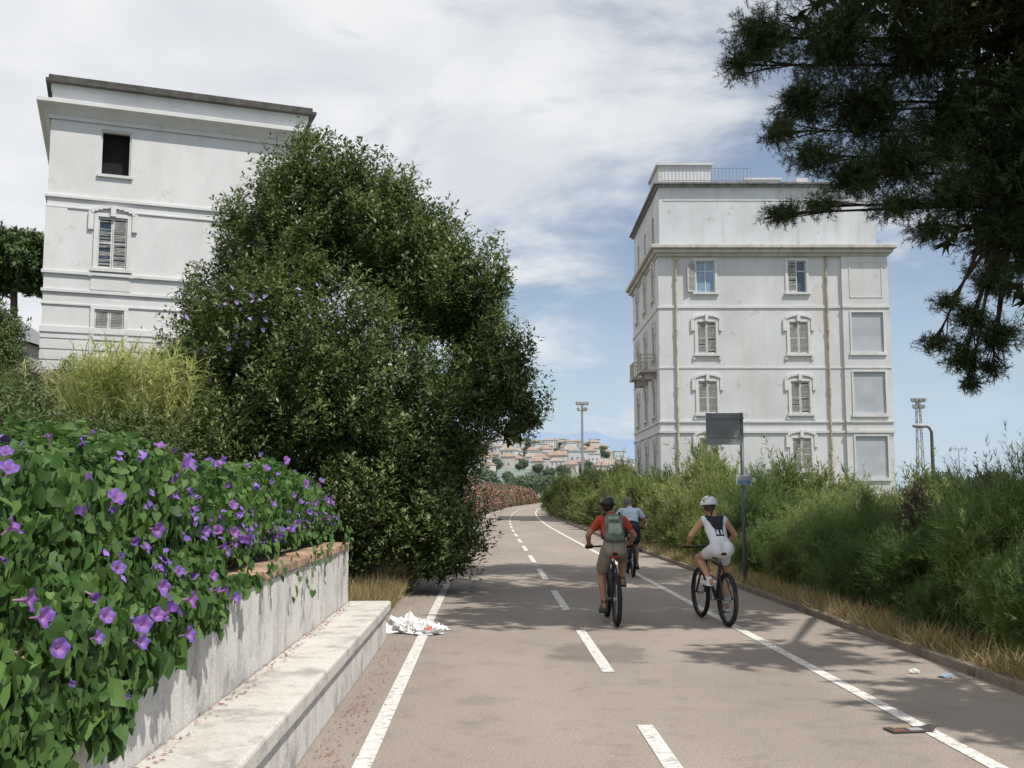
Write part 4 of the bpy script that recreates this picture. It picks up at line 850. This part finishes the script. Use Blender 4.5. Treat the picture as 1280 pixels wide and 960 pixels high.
# ---------------------------------------------------------------- bicycles and riders
def rx_(deg): return Matrix.Rotation(math.radians(deg),3,'X')
def bicycle(loc,rz,label,frame,lup=True,group='bicycles ridden on the path'):
    E=empty('bicycle',label,'bicycle',loc,rz,group)
    mF=frame; BBp=Vector((0,.43,.31)); S0=Vector((0,.24,.80)); Hh=Vector((0,.79,.86)); Hl=Vector((0,.84,.72)); RW=Vector((0,0,.345)); FW=Vector((0,1.07,.345))
    mb=MB(); mb.tube([BBp,S0],.019,10); mb.tube([S0-Vector((0,-.01,.05)),Hh],.019,10); mb.tube([BBp,Hl],.024,10); mb.tube([Hl-Vector((0,0,.02)),Hh+Vector((0,0,.02))],.024,10)
    for s in (-1,1):
        mb.tube([BBp+Vector((s*.03,-.03,0)),RW+Vector((s*.07,0,0))],.012,8); mb.tube([S0+Vector((s*.02,0,-.03)),RW+Vector((s*.07,0,0))],.010,8)
    mb.obj('frame',[mF],E,smooth=True)
    mb=MB(); mb.tube([Hl,Hl+Vector((0,.02,-.08))],.022,8)
    for s in (-1,1): mb.tube([Hl+Vector((s*.055,.02,-.06)),FW+Vector((s*.06,0,0))],[.018,.013],8)
    mb.tube([Hl+Vector((-.06,.02,-.06)),Hl+Vector((.06,.02,-.06))],.018,8); mb.obj('fork',[mFrame],E,smooth=True)
    mb=MB(); mb.tube([S0,S0+Vector((0,-.03,.11))],.014,8); mb.obj('seat_post',[mMetal],E,smooth=True)
    mb=MB(); mb.ball((0,.16,.925),(.075,.09,.028)); mb.ball((0,.27,.925),(.03,.13,.022)); mb.obj('saddle',[mBlack],E,smooth=True)
    mb=MB(); mb.tube([Hh,Hh+Vector((0,.01,.08)),Hh+Vector((0,.0,.13))],.018,8); mb.tube([(-.32,.755,.985),(-.12,.785,.99),(0,.79,.99),(.12,.785,.99),(.32,.755,.985)],.013,8); mb.tube([(-.13,.79,1.0),(-.13,.83,.98)],.01,6)
    hb=mb.obj('handlebar',[mFrame],E,smooth=True)
    for s in (-1,1):
        mb=MB(); mb.tube([(s*.22,.770,.986),(s*.33,.754,.984)],.018,8); mb.obj('grip',[mBlack],hb,smooth=True)
    for c in (RW,FW):
        wl=MB(); wl.tube([c+Vector((-.045,0,0)),c+Vector((.045,0,0))],.025,12)
        for k in range(18):
            g=2*math.pi*k/18; s=.03 if k%2 else -.03
            wl.tube([c+Vector((s,.02*math.cos(g),.02*math.sin(g))),c+Vector((0,.30*math.cos(g+.1),.30*math.sin(g+.1)))],.0018,3)
        wo=wl.obj('wheel',[mMetal],E)
        mb=MB(); mb.torus(c,.315,.031,48,10); mb.obj('tyre',[mBlack],wo,smooth=True)
        mb=MB(); mb.torus(c,.288,.012,48,8,rx=.014); mb.obj('rim',[mFrame],wo,smooth=True)
    mb=MB(); mb.tube([BBp-Vector((.07,0,0)),BBp+Vector((.07,0,0))],.02,10)
    up=-1 if lup else 1
    mb.tube([BBp+Vector((up*.075,0,0)),BBp+Vector((up*.08,-.02,.17))],.012,6); mb.tube([BBp+Vector((-up*.075,0,0)),BBp+Vector((-up*.08,.02,-.17))],.012,6)
    mb.torus(BBp+Vector((.05,0,0)),.085,.008,24,6,rx=.003)
    mb.tube([BBp+Vector((.05,0,.085)),RW+Vector((.05,0,.04))],.005,4); mb.tube([BBp+Vector((.05,0,-.085)),RW+Vector((.05,0,-.04))],.005,4)
    cr_=mb.obj('crank',[mMetal],E,smooth=True)
    for s,(yy,zz) in ((up,(-.02,.17)),(-up,(.02,-.17))):
        mb=MB(); mb.box((-.045,-.045,-.012),(.045,.045,.012)); mb.obj('pedal',[mBlack],cr_,loc=BBp+Vector((s*.135,yy,zz)),bevel=.004)
    return E
def remesh(mb,name,mats,voxel,parent=None,sm=3,loc=(0,0,0),rz=0,matfn=None):
    o=mb.obj(name,mats); r=o.modifiers.new('r','REMESH'); r.mode='VOXEL'; r.voxel_size=voxel; r.use_smooth_shade=True
    s=o.modifiers.new('s','SMOOTH'); s.factor=.5; s.iterations=sm
    bpy.context.view_layer.update(); dg=bpy.context.evaluated_depsgraph_get(); me=bpy.data.meshes.new_from_object(o.evaluated_get(dg)); me.name=name
    o.modifiers.clear(); old=o.data; o.data=me; bpy.data.meshes.remove(old)
    me.polygons.foreach_set('use_smooth',[True]*len(me.polygons))
    if not len(me.materials):
        for m in mats: me.materials.append(m)
    if matfn:
        idx=[matfn(p.center,p.normal) for p in me.polygons]; me.polygons.foreach_set('material_index',idx)
    else: me.polygons.foreach_set('material_index',[0]*len(me.polygons))
    o.parent=parent; o.location=loc; o.rotation_euler=(0,0,rz)
    return o
def ik(a,c,l1,l2,bend):
    d=c-a; L_=min(d.length,l1+l2-.004); u=d.normalized(); x=(l1*l1-l2*l2+L_*L_)/(2*L_); h=math.sqrt(max(0,l1*l1-x*x)); b=bend-u*bend.dot(u); return a+u*x+b.normalized()*h
def rider(loc,rz,label,skin,o):
    k=o.get('fat',1.0); up=-1 if o['lup'] else 1; q=o.get('tight',0)
    hip=Vector((0,.21,1.0)); che=Vector((0,.41,1.25)); shl=Vector((0,.475,1.375)); nck=Vector((0,.525,1.44)); hd=Vector((o.get('hx',0),.575,1.54))
    BBp=Vector((0,.43,.31)); joints={}
    for s in (-1,1):
        H_=Vector((s*.085,.25,.97)); 
        ped=BBp+Vector((s*.13,-.02,.17)) if s==up else BBp+Vector((s*.13,.02,-.17))
        an=ped+Vector((-s*.01,-.08,.095 if s==up else .115)); kn=ik(H_,an,.435,.42,Vector((s*.14,1,.25)))
        sh=shl+Vector((s*.165*k,0,-.02)); wr=Vector((s*.285,.705,1.035)); eb=ik(sh,wr,.255,.24,Vector((s*.9,-.2,-.9)))
        joints[s]=(H_,kn,an,ped,sh,eb,wr)
    def torso(mb,e=0):
        R=rx_(-32)
        mb.ball(hip+Vector((0,-.01,-.02)),(.160*k+e,.125*k+e,.11+e),R=R); mb.ball(hip.lerp(che,.4),(.124*k+e,.103*k+e,.15+e),R=R); mb.ball(che,(.150*k+e,.110*k+e,.17+e),R=R)
        mb.cap(shl+Vector((-.14*k,0,-.025)),shl+Vector((.14*k,0,-.025)),.058+e,.058+e); mb.ball(hip.lerp(che,.7),(.138*k+e,.108*k+e,.13+e),R=R)
        for s in (-1,1): mb.ball((s*.07,.165,.985),(.09*k+e,.10+e,.095+e))
    mb=MB(); torso(mb); mb.cap(shl+Vector((0,0,-.02)),nck+Vector((0,.02,.02)),.065,.052)
    mb.ball(hd,(.076,.095,.108),R=rx_(-8)); mb.ball(hd+Vector((0,.045,-.06)),(.052,.055,.05)); mb.cap(hd+Vector((0,.095,.0)),hd+Vector((0,.112,-.025)),.010,.014); mb.ball(hd+Vector((0,.088,-.058)),(.024,.012,.008))
    for s in (-1,1):
        mb.ball(hd+Vector((s*.078,-.002,-.01)),(.010,.020,.030)); mb.ball(hd+Vector((s*.03,.086,.012)),(.016,.012,.012))
        H_,kn,an,ped,sh,eb,wr=joints[s]
        mb.cap(H_,kn,.088*k,.056); mb.cap(H_.lerp(kn,.3),kn,.078*k,.055); mb.ball(kn+Vector((0,.01,0)),.057); cf=kn.lerp(an,.3)+Vector((0,-.025,0)); mb.cap(kn,cf,.050,.056); mb.cap(cf,an,.056,.034); mb.cap(an,ped+Vector((0,.06,.03)),.036,.030); mb.cap(an,an+Vector((0,-.05,-.04)),.034,.03)
        mb.cap(sh,eb,.050,.038); mb.cap(eb,eb.lerp(wr,.35),.039,.038); mb.cap(eb.lerp(wr,.35),wr,.038,.026)
        gp=Vector((s*.275,.762,.985)); mb.cap(wr,gp+Vector((0,-.02,.035)),.026,.026); mb.ball(gp+Vector((0,-.012,.034)),(.042,.036,.016),R=rx_(-25))
        for f_ in range(4):
            fx=gp.x+s*(.034-.0225*f_); ln=[.85,.97,1.0,.92][f_]
            a=Vector((fx,.772,1.018)); b_=Vector((fx,.772+.034*ln,1.002)); c_=Vector((fx,.772+.030*ln,.972)); d_=Vector((fx,.768,.957))
            mb.cap(a,b_,.0095,.009); mb.cap(b_,c_,.009,.0085); mb.cap(c_,d_,.0085,.0075)
        tb=Vector((gp.x-s*.045,.75,1.008)); mb.cap(gp+Vector((-s*.03,-.02,.025)),tb,.012,.011); mb.cap(tb,Vector((tb.x-s*.006,.778,.972)),.011,.008)
    body=remesh(mb,'person',[skin],.0075,None,2,loc,rz); tag(body,label,'person')
    mb=MB(); torso(mb,.010)
    for s in (-1,1):
        H_,kn,an,ped,sh,eb,wr=joints[s]
        if o.get('sleeve'): mb.cap(sh,sh.lerp(eb,o['sleeve']),.064,.058)
        else: mb.ball(sh+Vector((-s*.03,0,0)),.064)
    if o.get('sleeve'): mb.cap(shl,nck+Vector((0,0,-.02)),.075,.062)
    st=remesh(mb,'shirt',o['shirt'],.010,body,3,matfn=o.get('shirtfn'))
    mb=MB(); R=rx_(-32); e=.008-.004*q
    mb.ball(hip+Vector((0,-.01,-.02)),(.167*k+e,.132*k+e,.115),R=R); mb.ball(hip+Vector((0,.03,.06)),(.148*k+e,.12*k,.09),R=R)
    lg=o.get('shortlen',.6)
    for s in (-1,1):
        H_,kn,an,ped,sh,eb,wr=joints[s]; mb.ball((s*.07,.165,.985),((.102-.004*q)*k,.112-.002*q,.107)); mb.cap(H_,H_.lerp(kn,lg),(.100-.006*q)*k,(.076+.0*q)+o.get('loose',0))
    remesh(mb,'shorts',o['shorts'],.010,body,3)
    for s in (-1,1):
        H_,kn,an,ped,sh,eb,wr=joints[s]
        mb=MB(); mb.cap(ped+Vector((0,-.10,.045)),ped+Vector((0,.085,.040)),.040,.036); mb.ball(ped+Vector((0,.03,.04)),(.047,.10,.036)); mb.box((ped.x-.042,ped.y-.14,ped.z+.013),(ped.x+.042,ped.y+.13,ped.z+.03)); mb.cap(ped+Vector((0,-.09,.05)),an+Vector((0,0,.0)),.043,.042)
        remesh(mb,'shoe',[o['shoe']],.009,body,2)
        mb=MB(); mb.cap(an+Vector((0,0,-.01)),an.lerp(kn,.17),.040,.041); remesh(mb,'sock',[o['sock']],.01,body,1)
    for s in (-1,1):
        mb=MB(); mb.ball(hd+Vector((s*.03,.092,.012)),.011); mb.obj('eye',[M('eye',(.1,.08,.06),.2)],body,smooth=True)
    if o['helmet']:
        mb=MB(); hc=hd+Vector((0,-.008,.032)); R=rx_(-6)
        nu,nv=28,12
        for v in range(nv+1):
            th=(math.pi*.56)*v/nv
            for u in range(nu):
                ph=2*math.pi*u/nu; vent=(abs(((math.sin(th)*math.cos(ph))*5.2)%1-.5)<.2) and th>.25 and th<1.35
                rr=.90 if vent else 1.0
                p=R@Vector((.098*rr*math.sin(th)*math.cos(ph),.140*rr*math.sin(th)*math.sin(ph),.102*rr*math.cos(th))); mb.v.append(tuple(hc+p))
        for v in range(nv):
            for u in range(nu):
                a=v*nu+u;b=v*nu+(u+1)%nu; pc=(Vector(mb.v[a])-hc); vent=Vector((pc.x/.098,pc.y/.14,pc.z/.102)).length<.95
                mb.f.append((a,b,b+nu,a+nu)); mb.m.append(1 if vent else 0)
        ho=mb.obj('helmet',o['helmet'],body); sm=ho.modifiers.new('sol','SOLIDIFY'); sm.thickness=.014; sm.offset=-1
        mb=MB()
        for s in (-1,1): mb.tube([hd+Vector((s*.083,.0,.02)),hd+Vector((s*.075,.03,-.06)),hd+Vector((0,.05,-.115))],.005,5)
        mb.obj('helmet_strap',[mBlack],body)
    mb=MB(); mb.ball(hd+Vector((0,-.018,.012)),(.083,.090,.104),R=rx_(-8)); 
    if o.get('pony'): mb.cap(hd+Vector((0,-.09,-.03)),hd+Vector((0,-.11,-.12)),.028,.015)
    ho=remesh(mb,'hair',[o['hair']],.01,body,2)
    return body
mSk1=M('skin_tan',(.48,.27,.17),.55,.12,8); mSk2=M('skin_tanned',(.38,.20,.125),.55,.12,8)
mWh=M('white_fabric',(.70,.71,.75),.8,.10,6,bump=.4); mBk=M('black_fabric',(.025,.027,.035),.8,.2,6); mRd=M('red_fabric',(.46,.06,.035),.75,.25,6,bump=.4); mKh=M('grey_khaki_fabric',(.25,.225,.19),.85,.2,6,bump=.5)
mLb=M('light_blue_fabric',(.56,.65,.78),.8,.1,6,bump=.4); mNv=M('dark_navy_fabric',(.03,.035,.055),.8,.2,6)
def suitfn(c,n):
    if n.y<-.05 or n.z>.5:
        ax=abs(c.x)
        for x0,z0 in ((-.040,1.175),(.018,1.175)):
            if x0<c.x<x0+.022 and z0<c.z<z0+.055 and n.y<-.1: return 0
        if c.z>1.14 and ax<.058+.07*max(0,(c.z-1.24))/.15 and c.y<.5: return 1
    return 0
A_=(2.80,13.75,0); rA=.15
bicycle(A_,rA,'black mountain bike ridden by person in white suit',mFrame,True)
rider(A_,rA,'cyclist in white sports suit and white helmet riding',mSk1,dict(lup=True,shirt=[mWh,mBk],shirtfn=suitfn,shorts=[mWh],shoe=mWh,sock=mWh,helmet=[M('white_helmet',(.70,.71,.74),.3),M('helmet_vent',(.06,.06,.07),.6)],hair=M('brown_hair',(.07,.045,.03),.6),pony=True,shortlen=.45,fat=.94,hx=-.03,tight=1))
B_=(1.36,13.75,0); rB=.03
bicycle(B_,rB,'black mountain bike ridden by person with backpack',mFrame,False)
rider(B_,rB,'cyclist in red shirt grey shorts and dark helmet riding',mSk2,dict(lup=False,shirt=[mRd],sleeve=.5,shorts=[mKh],shoe=M('dark_green_shoe',(.06,.10,.05),.6),sock=M('dark_sock',(.05,.05,.05),.8),helmet=[M('black_helmet',(.03,.03,.035),.3),M('helmet_vent_grey',(.3,.32,.32),.5)],hair=M('dark_hair',(.03,.022,.018),.6),shortlen=.75,loose=.02,fat=.95,hx=-.04))
C_=(2.50,21.8,0); rC=.0
bicycle(C_,rC,'dark bicycle ridden by person in light blue shirt',mFrame,True)
rider(C_,rC,'cyclist in pale blue shirt and dark shorts without helmet',mSk2,dict(lup=True,shirt=[mLb],sleeve=.55,shorts=[mNv],shoe=mBk,sock=M('grey_sock',(.3,.3,.3),.8),helmet=None,hair=M('grey_hair',(.22,.21,.20),.7),shortlen=.7,loose=.02,fat=1.12,hx=-.05))
bp=empty('backpack','grey green hiking backpack worn by cyclist','backpack',B_,rB)
mGr=M('grey_green_fabric',(.13,.17,.14),.8,.3,10,bump=.5); mGr2=M('light_green_fabric',(.27,.33,.28),.8,.25,10,bump=.5)
R=Matrix.Rotation(-math.atan2(.19,.26),3,'X'); c0=Vector((0,.20,1.25))
mb=MB(); mb.box((-.12,-.065,-.19),(.12,.065,.17),0,R,c0); mb.ball(c0+R@Vector((0,0,.16)),(.12,.065,.07),R=R); mb.ball(c0+R@Vector((0,-.02,-.1)),(.14,.08,.11),R=R)
remesh(mb,'bag_body',[mGr],.011,bp,8)
mb=MB(); mb.box((-.085,-.045,-.14),(.085,.03,.02),0,R,c0+R@Vector((0,-.07,-.01))); mb.ball(c0+R@Vector((0,-.08,-.08)),(.095,.045,.07),R=R); remesh(mb,'pocket',[mGr2],.010,bp,7)
mb=MB(); mb.box((-.075,-.02,-.02),(.075,.02,.035),0,R,c0+R@Vector((0,-.065,.11))); remesh(mb,'top_pocket',[mGr2],.010,bp,4)
for s in (-1,1):
    mb=MB(); mb.tube([c0+R@Vector((s*.08,.06,.16)),Vector((s*.10,.40,1.455)),Vector((s*.115,.53,1.40)),Vector((s*.13,.53,1.25)),Vector((s*.14,.35,1.12)),c0+R@Vector((s*.11,.05,-.16))],.014,6); mb.obj('strap',[mBk],bp,smooth=True)
mb=MB(); mb.tube([c0+R@Vector((-.03,.03,.215)),c0+R@Vector((-.02,.03,.25)),c0+R@Vector((.02,.03,.25)),c0+R@Vector((.03,.03,.215))],.008,6); mb.obj('handle',[mBk],bp,smooth=True)
print('faces total',sum(len(m.polygons) for m in bpy.data.meshes))
